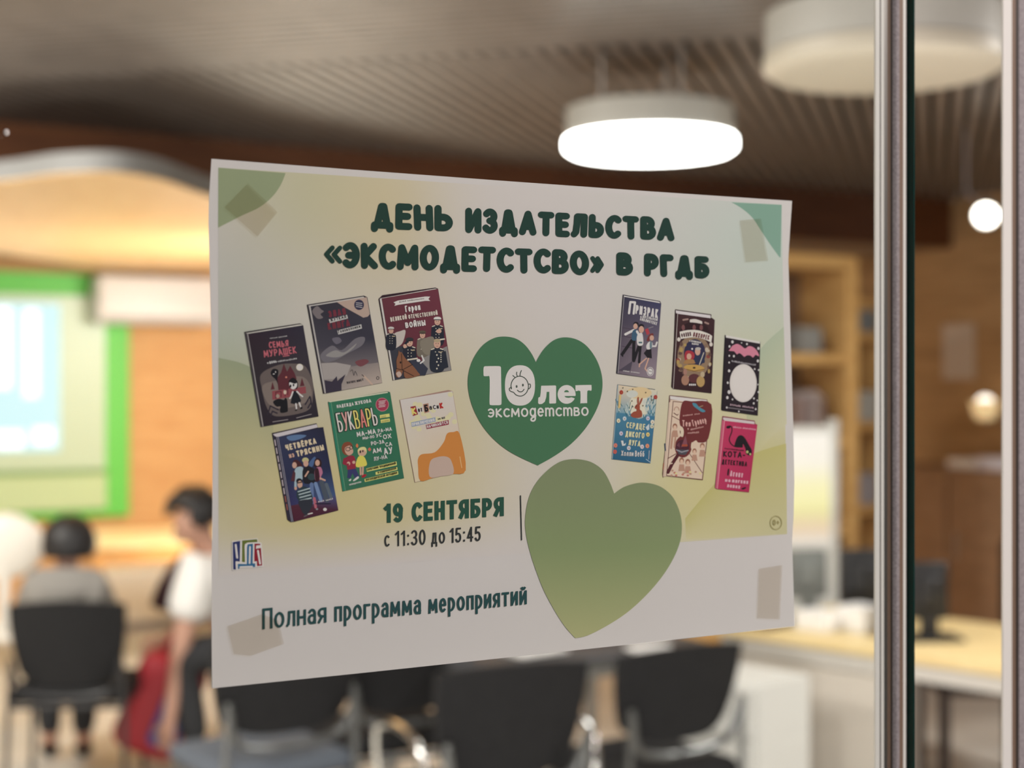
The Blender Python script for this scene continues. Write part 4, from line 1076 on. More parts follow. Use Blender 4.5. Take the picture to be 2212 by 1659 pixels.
# 12 crimson cover with a black cat
def r6(p, fl):
    p.poly([(118, 858), (444, 905), (448, 935), (470, 945), (385, 1628), (60, 1595), (40, 1580)], ink(120, 40, 62))
    p.poly([(124, 870), (440, 914), (440, 940), (140, 905), (122, 890)], ink(190, 176, 172))
    p.poly([(112, 898), (140, 905), (70, 1592), (44, 1584)], ink(176, 84, 104))
    p.poly([(140, 905), (470, 946), (384, 1626), (66, 1592)], [ink(172, 52, 84), ink(164, 46, 78), ink(158, 40, 74), ink(168, 50, 82)])
    p.stroke([(138, 905), (66, 1590)], 7, ink(200, 130, 140))
    fl('book_picture')
    bk = ink(28, 24, 28)
    p.blob([(240, 1168), (250, 1110), (275, 1062), (310, 1052), (345, 1080), (385, 1150), (412, 1200), (408, 1250), (380, 1255), (352, 1230), (350, 1195), (325, 1140), (322, 1172), (300, 1176)], bk, 4)
    p.stroke(smooth_curve([(240, 1165), (205, 1140), (186, 1090), (212, 1010), (205, 965), (180, 960), (165, 975)], 5), 11, bk); p.ell(176, 970, 22, 14, bk)
    p.poly([(384, 1200), (400, 1180), (412, 1210)], bk); p.ell(368, 1220, 12, 15, ink(170, 170, 110)); p.ell(397, 1242, 9, 11, ink(170, 170, 110))
    p.blob([(305, 1590), (345, 1575), (355, 1585), (325, 1600)], bk, 3); p.blob([(170, 1400), (185, 1390), (180, 1450), (165, 1455)], bk, 3)
    fl('cover_illustration')
    pk = ink(206, 150, 160)
    scrib(p, (222, 976), (310, 986), 24, pk); scrib(p, (318, 987), (454, 1003), 24, pk)
    p.text('РАССЛЕДОВАНИЯ', (138, 1192), (330, 1214), 15, 3.5, bk); p.text('КОТА-', (122, 1270), (345, 1282), 62, 12, bk); p.text('ДЕТЕКТИВА', (108, 1342), (362, 1368), 50, 9, bk)
    p.text('Агент', (190, 1464), (320, 1480), 58, 13, pk); p.text('на', (140, 1520), (196, 1526), 36, 12, pk); p.text('мягких', (210, 1528), (375, 1544), 40, 12, pk); p.text('лапах', (160, 1576), (292, 1592), 40, 12, pk)
    fl('cover_lettering')
book((1535, 715, 4.67), r6, 'crimson printed cover with a black cat')

# adhesive tape between the sheet and the glass
def tape(pts, label):
    b = bmesh.new()
    vs = []
    for x, y in pts:
        q = at_y(x, y, 0.0); vs.append(b.verts.new((q.x, -0.0007, q.z)))
    f = b.faces.new(vs)
    e = bmesh.ops.extrude_face_region(b, geom=[f])
    for g in e['geom']:
        if isinstance(g, bmesh.types.BMVert): g.co.y += 0.0001
    bmesh.ops.recalc_face_normals(b, faces=list(b.faces))
    me = bpy.data.meshes.new('adhesive_tape'); b.to_mesh(me); b.free()
    me.materials.append(TAPE)
    o = bpy.data.objects.new('adhesive_tape', me); COL.objects.link(o); o.parent = poster
    return o
TAPE = clear_glass('clear_tape', (0.955, 0.94, 0.915, 1), 0.01)
tape([(534, 397), (570, 431), (598, 459), (555, 511), (484, 448)], '')
tape([(1597, 476), (1642, 472), (1658, 563), (1609, 566)], '')
tape([(490, 1352), (565, 1326), (600, 1340), (612, 1390), (540, 1416), (504, 1412)], '')
tape([(1638, 1228), (1688, 1220), (1683, 1337), (1634, 1335)], '')

# ------------------------------------------------------------------ glass door and its sealed edge
GLASS = clear_glass('door_glass', (0.985, 0.993, 0.988, 1), 0.035)
CHROME = mat('polished_metal', (0.88, 0.88, 0.86, 1), 0.22, 1.0)
SATIN = mat('satin_metal', (0.50, 0.48, 0.46, 1), 0.35, 1.0)
TUBE = mat('grey_tube', (0.16, 0.165, 0.165, 1), 0.3, 0.7)
CLEARPVC = mat('milky_plastic', (0.92, 0.93, 0.90, 1), 0.25, spec=0.8)
BRUSH = mat('brush_pile', (0.36, 0.33, 0.35, 1), 0.9, noise=0.25, nscale=900)
BROWNP = mat('brown_profile', (0.24, 0.16, 0.115, 1), 0.45)
DARKP = mat('dark_profile', (0.035, 0.026, 0.022, 1), 0.5)
GREENE = mat('green_glass_edge', (0.006, 0.055, 0.048, 1), 0.12, spec=0.6)
XA = at_y(1976, 830, -0.0065).x           # end of the door pane
Z0, Z1 = 0.02, 2.74
door = thing('door_1', (0, 0, 0)); tag(door, 'frameless clear glass door carrying the poster', kind='structure')
GY0, GY1 = -0.0065, -0.0015
MB().box((-1.6, GY0, Z0), (XA - 0.0006, GY1, Z1)).build('glass_pane', GLASS, door)
MB().box((XA - 0.0006, GY0, Z0), (XA, GY1, Z1)).build('polished_edge', GREENE, door)
def edge_strips(parent, x_of, spans, ystart=0.004):
    """upright strips of the seal profile; spans are (pixel from, pixel to, name, material, round)"""
    for a, b, nm, m, rnd in spans:
        xa, xb = x_of(a), x_of(b)
        w = xb - xa
        mb = MB()
        if rnd:
            n = 12
            ol = [(xa + w / 2 + w / 2 * math.cos(2 * math.pi * k / n), ystart + 0.001 + min(w / 2, .001) * math.sin(2 * math.pi * k / n)) for k in range(n)]
            mb.prism(ol, Z0, Z1)
            mb.build(nm, m, parent, smooth=True)
        else:
            mb.box((xa, ystart, Z0), (xb, ystart + 0.0012, Z1)).build(nm, m, parent)
SPANS = [(1891.5, 1900.5, 'seal_lip', CLEARPVC, False), (1900.5, 1903, 'shadow_groove', DARKP, False), (1903, 1909.5, 'bright_bead', CLEARPVC, False), (1909.5, 1917, 'metal_flange', SATIN, False),
         (1917, 1924, 'brown_web', BROWNP, False), (1924, 1928, 'shadow_groove', DARKP, False), (1928, 1943, 'brush_strip', BRUSH, False), (1943, 1951, 'brown_web', BROWNP, False),
         (1951, 1957, 'bright_bead', CLEARPVC, False), (1957, 1959.5, 'shadow_groove', DARKP, False), (1959.5, 1967, 'bright_bead', mat('lavender_plastic', (0.82, 0.81, 0.88, 1), 0.3, spec=0.7), False)]
seal = thing('door_edge_seal', (0, 0, 0)); tag(seal, 'clear and metal strip seal along the free edge of the poster door', 'door seal')
edge_strips(seal, lambda p: at_y(p, 830, 0.004).x, SPANS)
dl = at_y(14, 286, -0.0068)
MB().sphere((dl.x, -0.0068, dl.z), 0.0011, (1, .4, 1.2), 8).build('paint_fleck', mat('pale_fleck', (0.62, 0.60, 0.58, 1), 0.7), door)
# next pane, starting at the right border of the view
win = thing('window_1', (0, 0, 0)); tag(win, 'fixed clear glass pane beside the door gap', kind='structure')
XB = at_y(2166, 830, 0.006).x
MB().box((XB + 0.012, GY0, Z0), (XB + 1.3, GY1, Z1)).build('glass_pane', GLASS, win)
seal2 = thing('door_edge_seal', (0, 0, 0)); tag(seal2, 'strip seal on the fixed pane at the right border', 'door seal')
edge_strips(seal2, lambda p: at_y(p, 830, 0.004).x, [(2167, 2186, 'seal_lip', CLEARPVC, False), (2186, 2194, 'brown_web', BROWNP, False), (2194, 2201, 'shadow_groove', DARKP, False), (2201, 2222, 'brush_strip', BRUSH, False), (2222, 2232, 'bright_bead', CHROME, True)])

# ------------------------------------------------------------------ room shell
CEIL = 2.8
FLOOR = mat('cream_floor', (0.66, 0.63, 0.57, 1), 0.5, spec=0.25, noise=0.05, nscale=3)
MB().box((-3.5, -5.0, -0.1), (7.3, 10.4, 0.0)).build('floor', FLOOR)['kind'] = 'structure'
ORANGE = wood('orange_wood', srgb(214, 160, 104), srgb(232, 184, 126), (1, 1, 10), 0.55, 0.25)
TAN = wood('tan_wood', srgb(150, 118, 82), srgb(176, 142, 102), (1, 1, 8), 0.55, 0.25)
BEAMW = wood('brown_beam_wood', srgb(88, 52, 30), srgb(108, 66, 38), (1, 8, 8), 0.55, 0.3)
w = MB().box((-3.5, 10.0, 0), (7.3, 10.2, CEIL)).build('wall_back', ORANGE); w['kind'] = 'structure'
w = MB().box((6.8, -0.01, 0), (7.0, 10.0, CEIL)).build('wall_right', TAN); w['kind'] = 'structure'
w = MB().box((-2.4, -0.01, 0), (-2.2, 10.0, CEIL)).build('wall_left', mat('left_wall_paint', (0.62, 0.57, 0.5, 1), 0.8)); w['kind'] = 'structure'
# panel joints on the back wall
plen = MB().box((-3.5, -0.01, CEIL + 0.10), (7.3, 10.4, CEIL + 0.2)).build('ceiling', mat('dark_plenum', (0.030, 0.025, 0.022, 1), 0.9)); plen['kind'] = 'structure'
# slats: along a (45 degrees to the glass) beyond the fold, along b nearer than it
SLAT = wood('slat_wood', srgb(120, 111, 104), srgb(136, 126, 118), (2, 2, 2), 0.42, 0.4)
A = Vector((math.sin(R(45.2)), math.cos(R(45.2)), 0)); B = Vector((-A.y, A.x, 0))
fold = at_z(1200, 108, CEIL)
def clip_poly(poly, n, d):
    out = []
    for i in range(len(poly)):
        p, q = poly[i], poly[(i + 1) % len(poly)]
        sp, sq = p.dot(n) - d, q.dot(n) - d
        if sp >= 0: out.append(p)
        if (sp >= 0) != (sq >= 0): out.append(p + (q - p) * (sp / (sp - sq)))
    return out
def slat_field(name, along, across, keep):
    mb = MB()
    base = [Vector((-2.2, 0.02, 0)), Vector((6.8, 0.02, 0)), Vector((6.8, 6.35, 0)), Vector((-2.2, 6.35, 0))]
    k = -120
    for k in range(-160, 161):
        c = k * 0.0725
        o0 = fold.dot(across)
        lo, hi = o0 + c, o0 + c + 0.045
        poly = clip_poly(base, across, lo)
        if len(poly) < 3: continue
        poly = clip_poly(poly, -across, -hi)
        if len(poly) < 3: continue
        poly = clip_poly(poly, keep[0], keep[1])
        if len(poly) < 3: continue
        mb.prism([(p.x, p.y) for p in poly], CEIL, CEIL + 0.03)
    return mb.build(name, SLAT, plen)
slat_field('diagonal_slats', A, B, (A, fold.dot(A)))
slat_field('cross_slats', B, A, (-A, -fold.dot(A) + 0.004))
bm_ = MB().box((-2.2, 6.35, 2.5), (6.8, 6.42, CEIL + .1)).build('trim_1', BEAMW); bm_['kind'] = 'structure'; bm_['label'] = 'brown wooden beam across the end of the slatted ceiling'
lc = MB().box((-2.2, 6.42, 2.5), (6.8, 10.0, 2.56)).build('ceiling_1', mat('lowered_ceiling_paint', (0.30, 0.22, 0.15, 1), 0.8)); lc['kind'] = 'structure'
# low curved canopy with a pale rim and a light wooden underside
can = thing('ceiling_canopy', (0, 0, 0), 0, 'low canopy with curved pale rim and light wooden underside, far left', 'ceiling canopy')
_o = smooth_curve([(0.1, 6.7), (0.45, 6.0), (0.85, 5.45), (1.0, 5.12), (1.18, 4.98), (1.38, 5.09), (1.72, 5.5), (2.2, 5.9), (3.0, 6.2), (4.0, 6.6)], 6) + [(4.3, 8.0), (4.3, 9.97), (2.5, 9.97)] + smooth_curve([(2.5, 9.97), (1.7, 8.95), (0.9, 8.0), (0.3, 7.3), (0.1, 6.7)], 4)[1:-1]
MB().prism(_o, 2.42, 2.425).build('wooden_underside', wood('canopy_wood', srgb(228, 186, 132), srgb(240, 204, 152), (3, 3, 3), 0.5, 0.25), can)
MB().prism(_o, 2.425, 2.50).build('pale_rim', mat('canopy_rim', (0.27, 0.27, 0.265, 1), 0.6), can)

# ------------------------------------------------------------------ things on the back wall, left
GRN = mat('bright_green', srgb(110, 214, 88), 0.5)
PALE = mat('pale_mint_board', srgb(206, 226, 198), 0.35, spec=0.5)
brd = thing('display_board', (0, 9.93, 0), 0, 'pale display board in a bright green frame on the back wall', 'display board')
bx0, bx1, ix1 = 0.2, 2.62, 2.45
MB().box((bx0, 0, 0.74), (bx1, .06, 2.40)).build('green_frame', GRN, brd)
MB().box((bx0 + .1, -.02, 1.07), (ix1, 0.01, 2.25)).build('board_surface', PALE, brd)
MB().box((bx0 + .1, -.05, 0.80), (ix1, 0.01, 1.035)).build('lower_panel', mat('pale_green_panel', srgb(200, 222, 172), 0.5), brd)
MB().box((bx0 + .1, -.06, 1.035), (ix1, 0.01, 1.065)).build('tray_rail', mat('green_rail', srgb(140, 176, 110), 0.5), brd)
glare = thing('window_glare', (0, 9.90, 0), 0, 'glowing white and pale cyan patches in place of a window reflection on the board at the left border', 'window glare')  # emissive patches stand in for a window reflection on the board
GLARE_C = mat('glare_cyan', (0.1, 0.1, 0.1, 1), 0.5, emit=(0.62, 0.95, 1.0, 1), estr=0.95)
GLARE_W = mat('glare_white', (0.1, 0.1, 0.1, 1), 0.5, emit=(0.92, 1.0, 1.0, 1), estr=1.6)
MB().box((bx0 + .6, 0, 1.20), (2.14, .008, 2.19)).build('glare_field', GLARE_C, glare)
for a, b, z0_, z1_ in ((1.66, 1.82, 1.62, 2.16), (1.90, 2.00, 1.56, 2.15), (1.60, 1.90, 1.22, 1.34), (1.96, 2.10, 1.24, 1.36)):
    MB().box((a, -.004, z0_), (b, 0.0, z1_)).build('white_area', GLARE_W, glare)
acx0, acx1 = at_y(207, 640, 9.75).x, at_y(207, 640, 9.75).x + 0.84
ac = thing('air_conditioner', ((acx0 + acx1) / 2, 9.925, 2.22), 0, 'white wall-mounted air conditioner above the green frame', 'air conditioner')
ACW = mat('white_plastic', (0.84, 0.82, 0.80, 1), 0.4)
hw = (acx1 - acx0) / 2
MB().box((-hw, -.24, -.16), (hw, 0, .17), .04, 4).build('casing', ACW, ac, smooth=True)
MB().box((-hw + .25, 0, -.12), (hw - .06, .075, .13)).build('mounting_plate', ACW, ac)
MB().box((-hw + .05, -.246, -.145), (hw - .05, -.20, -.11), .006).build('louvre', mat('grey_louvre', (0.5, 0.5, 0.5, 1), 0.5), ac)
MB().box((-hw + .02, -.2445, .02), (hw - .02, -.236, .025)).build('panel_joint', mat('grey_louvre', (0.5, 0.5, 0.5, 1), 0.5), ac)

LTW = wood('light_table_wood', srgb(236, 212, 154), srgb(246, 226, 176), (2, 6, 2), 0.45, 0.35)
LEGO = wood('orange_leg_wood', srgb(208, 152, 90), srgb(222, 172, 112), (2, 2, 8), 0.5, 0.3)
def table(name, loc, rz, L, W, H, top, leg, label, cat='table', group=None, th=.035, apron=.07, lr=.03):
    t = thing(name, loc, rz, label, cat, group)
    MB().box((-L / 2, -W / 2, H - th), (L / 2, W / 2, H), .008).build('tabletop', top, t)
    a = MB()
    for s in (-1, 1):
        a.box((-L / 2 + .05, s * (W / 2 - .06) - .012, H - th - apron), (L / 2 - .05, s * (W / 2 - .06) + .012, H - th + .004))
        a.box((s * (L / 2 - .06) - .012, -W / 2 + .05, H - th - apron), (s * (L / 2 - .06) + .012, W / 2 - .05, H - th + .004))
    a.build('apron', leg, t)
    for sx in (-1, 1):
        for sy in (-1, 1):
            MB().box((sx * (L / 2 - .06) - lr, sy * (W / 2 - .06) - lr, 0), (sx * (L / 2 - .06) + lr, sy * (W / 2 - .06) + lr, H - th), .006).build('leg', leg, t)
    return t
tl = at_z(190, 1178, .75)
table('low_table', (tl.x + .72, tl.y + .45, 0), 0, 1.4, .8, .75, LTW, LEGO, 'light wooden table standing before the orange back wall', apron=.09)

BCH = mat('cream_bench', (0.80, 0.75, 0.64, 1), 0.6)
bn = thing('bench', (3.7, 9.75, 0), 0, 'long low cream bench along the foot of the orange back wall', 'bench')
MB().box((-1.35, -.22, .06), (1.35, .20, .34), .01).build('body', BCH, bn)
MB().box((-1.36, -.23, .34), (1.36, .20, .40), .015, 3).build('seat_cushion', mat('cream_cushion', (0.84, 0.80, 0.71, 1), 0.8), bn)
MB().box((-1.3, -.18, 0), (1.3, .18, .06)).build('plinth', mat('leg_grey', (.33, .30, .28, 1), .5), bn)

# ------------------------------------------------------------------ chairs
BLK = mat('black_fabric', (0.014, 0.014, 0.015, 1), 0.85, spec=0.2, noise=0.2, nscale=60)
GRYB = mat('greyblue_fabric', (0.10, 0.115, 0.14, 1), 0.85, spec=0.2)
def chair(loc, rz, label, back=(.57, .85), bw=.46, seat=.46, cover=BLK, seatm=None, armrests=False, group=None, metal=None):
    metal = metal or TUBE
    t = thing('conference_chair', loc, rz, label, 'chair', group)
    b0, b1 = back
    # backrest: a padded curved shell; the chair faces +y
    def shell(w, z0, z1, y0, th, bevel):
        b = bmesh.new()
        nx, nz = 12, 8
        grid = []
        for side in (0, 1):
            rows = []
            for j in range(nz + 1):
                v = j / nz
                row = []
                for i in range(nx + 1):
                    u = i / nx * 2 - 1
                    # rounded lower corners and gently arched top
                    ww = w / 2 * (1 - .16 * (1 - v) ** 2)
                    x = u * ww
                    z = z0 + (z1 - z0) * v + (.02 * (1 - u * u) if v > .5 else 0) * (v - .5) * 2 + (.05 * (u * u) ** 2 * (1 - v) ** 2)
                    y = y0 + .045 * u * u - (z - z0) * .18 + (th if side else 0) * (1 - .35 * max(abs(u), abs(v * 2 - 1)) ** 4)
                    row.append(b.verts.new((x, y, z)))
                rows.append(row)
            grid.append(rows)
        for side in (0, 1):
            for j in range(nz):
                for i in range(nx):
                    b.faces.new((grid[side][j][i], grid[side][j][i + 1], grid[side][j + 1][i + 1], grid[side][j + 1][i]))
        for i in range(nx):
            b.faces.new((grid[0][0][i], grid[0][0][i + 1], grid[1][0][i + 1], grid[1][0][i])); b.faces.new((grid[0][nz][i], grid[0][nz][i + 1], grid[1][nz][i + 1], grid[1][nz][i]))
        for j in range(nz):
            b.faces.new((grid[0][j][0], grid[0][j + 1][0], grid[1][j + 1][0], grid[1][j][0])); b.faces.new((grid[0][j][nx], grid[0][j + 1][nx], grid[1][j + 1][nx], grid[1][j][nx]))
        return b
    MB().add(shell(bw, b0, b1, -.20, .05, 0)).build('backrest', cover, t, smooth=True)
    MB().box((-.235, -.21, seat - .05), (.235, .24, seat + .02), .035, 4).build('seat', seatm or cover, t, smooth=True)
    for s in (-1, 1):
        MB().tube([(s * .235, .20, 0), (s * .225, .19, seat - .05)], .011).build('leg', metal, t, smooth=True)
        MB().tube([(s * .235, -.24, 0), (s * .225, -.215, seat - .05), (s * .215, -.225, b0 + .12)], .011).build('leg', metal, t, smooth=True)
    fr = MB().tube([(-.225, .19, seat - .055), (-.225, -.215, seat - .055), (.225, -.215, seat - .055), (.225, .19, seat - .055), (-.225, .19, seat - .055)], .011)
    fr.tube(smooth_curve([(-.215, -.228, b0 + .10), (-.18, -.205, b0 - .005), (-.09, -.20, b0 - .035), (0, -.20, b0 - .04), (.09, -.20, b0 - .035), (.18, -.205, b0 - .005), (.215, -.228, b0 + .10)], 5), .013)
    fr.build('frame', metal, t, smooth=True)
    if armrests:
        for s in (-1, 1):
            MB().tube(smooth_curve([(s * .26, -.20, seat + .02), (s * .27, -.17, seat + .17), (s * .27, .0, seat + .21), (s * .27, .17, seat + .17), (s * .25, .20, seat)], 5), .012).build('armrest', CHROME, t, smooth=True)
    return t
def ground(v): return Vector((v.x, v.y, 0))
pA = ground(at(1478, 1500, 4.66)); chair((pA.x, pA.y + .22, 0), R(3), 'black padded chair on its own, rightmost below the poster', (.56, .835), .47)
pB = ground(at(1128, 1500, 4.30)); chair((pB.x, pB.y + .22, 0), R(-4), 'black padded chair with tubular armrests, left neighbour of the rightmost one', (.54, .85), .47, armrests=True)
pC = ground(at(622, 1500, 4.75)); chair((pC.x, pC.y + .22, 0), R(4), 'black chair with a grey-blue seat, below the left half of the poster', (.56, .86), .50, seatm=GRYB)
pF = ground(at(893, 1480, 5.12)); chair((pF.x, pF.y + .22, 0), R(0), 'black padded chair set further back, between the grey-blue seat and the armrest chair', (.55, .86), .50)
pD = ground(at(135, 1390, 6.2)); chair((pD.x + .08, pD.y + .07, 0), R(-26), "black chair with the dark-haired person in grey on it", (.44, .77), .46, .42, metal=mat("black_metal", (.015, .015, .017, 1), .4))

# table behind the two right chairs with papers
tb = ground(at(1255, 1408, 5.6))
TG = mat('dark_grey_top', (0.07, 0.07, 0.075, 1), 0.5); MG = mat('grey_metal', (0.35, 0.35, 0.34, 1), 0.45, 0.6)
table('work_table', (tb.x - .14, tb.y + .06, 0), 0, 1.0, .8, .72, TG, MG, 'dark grey table behind the black chairs', apron=.05, lr=.02)
PAP = mat('paper_white', (0.84, 0.83, 0.82, 1), 0.8)
def paper_sheet(px, py, z, L, W, rz, label, h=.012):
    q = at_z(px, py, z)
    o = MB().box((-L / 2, -W / 2, 0), (L / 2, W / 2, h), .002).build('paper_stack', PAP, None, loc=(q.x, q.y, z), rz=rz)
    return tag(o, label, 'paper')
paper_sheet(1150, 1409, .722, .21, .15, R(12), 'white paper stack at the left end of the dark grey table')
paper_sheet(1408, 1405, .722, .16, .12, R(-8), 'white paper stack at the right end of the dark grey table')

# ------------------------------------------------------------------ ceiling lamps
HOUS = mat('lamp_housing', (0.50, 0.49, 0.45, 1), 0.5)
LITD = mat('lit_diffuser', (0.9, 0.9, 0.9, 1), 0.5, emit=(1.0, 0.985, 0.95, 1), estr=15.0)
OFFD = mat('unlit_diffuser', (0.62, 0.57, 0.47, 1), 0.45)
def drum_lamp(px, py, d, label, dif):
    q = at(px, py, d)
    t = thing('ceiling_lamp', (q.x, q.y, q.z), 0, label, 'ceiling lamp', None)
    r = .30
    MB().lathe([(0, .165), (r - .03, .165), (r - .005, .155), (r - .005, .055), (0, .055)], n=48).build('housing', HOUS, t, smooth=True)
    MB().lathe([(r - .006, .055), (r, .05), (r, .018), (r - .02, .004), (r - .05, 0), (0, 0)], n=48).build('diffuser', dif, t, smooth=True)
    for k in range(3):
        a = 2 * math.pi * k / 3 + .6
        x, y = .17 * math.cos(a), .17 * math.sin(a)
        MB().tube([(x, y, .16), (x, y, CEIL + .05 - q.z)], .004).build('suspension_rod', SATIN, t)
        MB().lathe([(0, .19), (.016, .19), (.016, .16), (0, .16)], (x, y, 0), 12).build('rod_socket', CHROME, t, smooth=True)
    return t
drum_lamp(1404, 333, 5.37, 'lit round drum ceiling lamp glowing white above the poster', LITD)
drum_lamp(1908, 163, 3.86, 'unlit beige round drum ceiling lamp at the top by the door edge', OFFD)
# small spotlight on the right
q = at(2130, 465, 7.0)
sp = thing('spotlight', q, 0, 'small glowing spotlight near the right border', 'spotlight')
dirn = (CAM - q).normalized(); dirn = Vector((dirn.x - .15, dirn.y, -.35)).normalized()
Mx = dirn.to_track_quat('Z', 'Y').to_matrix().to_4x4()
MB().lathe([(0, -.14), (.038, -.14), (.053, -.10), (.058, .0), (.058, .012), (.052, .012), (.05, -.01)], M=Mx).build('can', HOUS, sp, smooth=True)
MB().lathe([(.051, -.008), (.038, 0.002), (0, .004)], M=Mx).build('lens', mat('lit_lens', (.9, .9, .9, 1), .4, emit=(1, .96, .86, 1), estr=8.0), sp, smooth=True)
MB().tube([tuple(-dirn * .12), (0.0, 0.12, .12), (0.0, 0.12, CEIL + .06 - q.z)], .005).build('stem', BRUSH, sp)

# ------------------------------------------------------------------ desk on the right and what stands on it
def at_x(px, py, x):
    r = ray(px, py); return CAM + r * ((x - CAM.x) / r.x)
DTOP = wood('desk_top_wood', srgb(222, 196, 138), srgb(236, 214, 162), (8, 2, 2), 0.4, 0.35)
DPAN = mat('desk_panel', (0.60, 0.58, 0.54, 1), 0.6); DPAN2 = mat('desk_panel_beige', (0.66, 0.61, 0.54, 1), 0.6)
dk = thing('office_desk', (3.61, 2.35, 0), R(13.2), 'long desk with a light wooden top, beside the glass door edge', 'desk')
MB().box((-.06, 0.0, .715), (.72, 1.72, .75), .006).build('desktop', DTOP, dk)
MB().box((-.03, .02, .655), (.0, 1.66, .715)).build('apron', DPAN, dk)
MB().box((0, .96, .12), (.02, 1.66, .655)).build('modesty_panel', DPAN2, dk)
MB().box((-.04, 1.66, 0), (.68, 1.70, .715)).build('side_panel', DPAN, dk)
MB().box((-.035, .90, 0), (.03, .96, .715), .004).build('leg', mat('leg_grey', (.33, .30, .28, 1), .5), dk)
MB().box((.60, .06, 0), (.66, .12, .715), .004).build('leg', MG, dk)
MB().box((-.02, .06, 0), (.04, .12, .715), .004).build('leg', MG, dk)
wp = ground(at(1640, 1520, 5.25))
cb = thing('drawer_pedestal', (wp.x, wp.y, 0), R(13.2), 'white drawer pedestal on castors at the near end of the desk', 'drawer unit')
PW2 = mat('white_laminate', (0.66, 0.66, 0.63, 1), 0.5)
MB().box((-.19, -.14, .10), (.10, .22, .66), .006).build('body', PW2, cb)
for k in range(3):
    d_ = MB().box((-.205, -.13, .12 + .18 * k), (-.19, .21, .285 + .18 * k), .003).build('drawer', PW2, cb)
    MB().box((-.217, .02, .225 + .18 * k), (-.203, .16, .237 + .18 * k), .003).build('handle', SATIN, d_)
for x in (-.15, .06):
    for y in (-.10, .18):
        MB().lathe([(0, -.013), (.032, -.013), (.036, 0), (.032, .013), (0, .013)], (x, y, .037), 16, Matrix.Rotation(R(90), 4, 'X')).tube([(x, y, .05), (x, y, .105)], .009).build('castor', BLK, cb)
# monitors seen from behind, papers, brochure stand
def monitor(px, py, d, w, h, rz, m, label):
    q = at(px, py, d)
    t = thing('monitor', (q.x, q.y, .75), rz, label, 'monitor')
    zc = q.z - .75
    b = MB().box((-w / 2, -.03, zc - h / 2), (w / 2, .02, zc + h / 2), .01, 3)
    b.box((-w * .3, -.055, zc - h * .28), (w * .3, -.025, zc + h * .28), .012, 3)
    b.build('casing', m, t, smooth=True)
    MB().box((-w / 2 + .012, .02, zc - h / 2 + .014), (w / 2 - .012, .022, zc + h / 2 - .012)).build('screen', mat('dark_screen', (.01, .01, .012, 1), .15), t)
    MB().box((-.03, -.035, .012), (.03, -.01, zc)).build('stand_neck', m, t)
    MB().box((-.11, -.09, 0), (.11, .07, .014), .005).build('stand_base', m, t)
GRM = mat('grey_monitor_plastic', (0.16, 0.17, 0.16, 1), 0.5); BKM = mat('black_monitor_plastic', (0.012, 0.012, 0.013, 1), 0.45)
monitor(1742, 1238, 5.80, .15, .18, R(-20), GRM, 'small grey monitor seen from behind on the desk, close to the poster')
monitor(1862, 1245, 5.80, .18, .21, R(-25), BKM, 'black monitor seen from behind on the desk, left of the door edge')
monitor(2002, 1275, 5.4, .14, .20, R(-25), BKM, 'black monitor on the desk just right of the door edge')
paper_sheet(1766, 1360, .751, .10, .13, R(12), 'low white paper pile at the poster side of the desk', .07)
_nb = thing('notebook', (3.27, 3.89, .751), R(20), 'dark maroon notebook at the far poster-side end of the desk', 'notebook')
MB().box((-.07, -.09, 0), (.07, .09, .028), .004).build('cover', mat('maroon_cover', (.05, .008, .014, 1), .6), _nb)
MB().box((-.062, -.085, .028), (.066, .085, .031)).build('elastic_band', mat('maroon_cover', (.05, .008, .014, 1), .6), _nb)
paper_sheet(1862, 1362, .751, .12, .14, R(5), 'tall white paper pile on the desk by the door edge', .09)
q = ground(at(1752, 1000, 6.5))
bs = thing('brochure_stand', (q.x, q.y, 0), R(-20), 'white upright stand with a yellow and green sheet behind the desk', 'brochure stand')
MB().box((-.16, -.02, .03), (.10, .02, 1.47)).build('back_panel', PW2, bs)
for x in (-.17, .09):
    MB().box((x - .012, -.03, 0), (x + .022, .03, 1.5), .004).build('post', mat('post_white', (.6, .6, .57, 1), .5), bs)
MB().box((-.19, -.14, 0), (.13, .14, .03), .005).build('foot_plate', PW2, bs)
pp = Print(); me = bpy.data.meshes.new('printed_sheet')
_vs, _fs, _cs = [], [], []
rowc = [ink(214, 220, 196), ink(212, 216, 180), ink(220, 210, 152), ink(216, 198, 140), ink(216, 176, 150), ink(206, 190, 186)]
zz = [1.44, 1.32, 1.22, 1.12, 1.04, .97]
for k in range(6): _vs += [(-.15, -.0215, zz[k]), (.085, -.0215, zz[k])]
for k in range(5): _fs.append((2 * k, 2 * k + 1, 2 * k + 3, 2 * k + 2)); _cs += [rowc[k], rowc[k], rowc[k + 1], rowc[k + 1]]
me.from_pydata(_vs, [], _fs)
ca = me.color_attributes.new('ink', 'FLOAT_COLOR', 'CORNER'); ca.data.foreach_set('color', [v for c in _cs for v in c]); me.materials.append(INK)
o = bpy.data.objects.new('printed_sheet', me); COL.objects.link(o); o.parent = bs

# dark brown chair behind the desk
q = ground(at(2112, 1250, 6.3))
dc = thing('dining_chair', (q.x, q.y, 0), R(60), 'dark brown high-backed chair behind the desk near the right border', 'chair')
DBR = mat('dark_brown_leather', (0.030, 0.018, 0.014, 1), 0.5)
MB().box((-.21, -.22, .62), (.21, -.15, 1.0), .03, 4).build('backrest', DBR, dc, smooth=True)
MB().box((-.22, -.22, .40), (.22, .22, .48), .03, 4).build('seat', DBR, dc, smooth=True)
for sx in (-1, 1):
    for sy in (-1, 1):
        MB().box((sx * .19 - .02, sy * .19 - .02, 0), (sx * .19 + .02, sy * .19 + .02, .64 if sy < 0 else .42), .004).build('leg', DBR, dc)

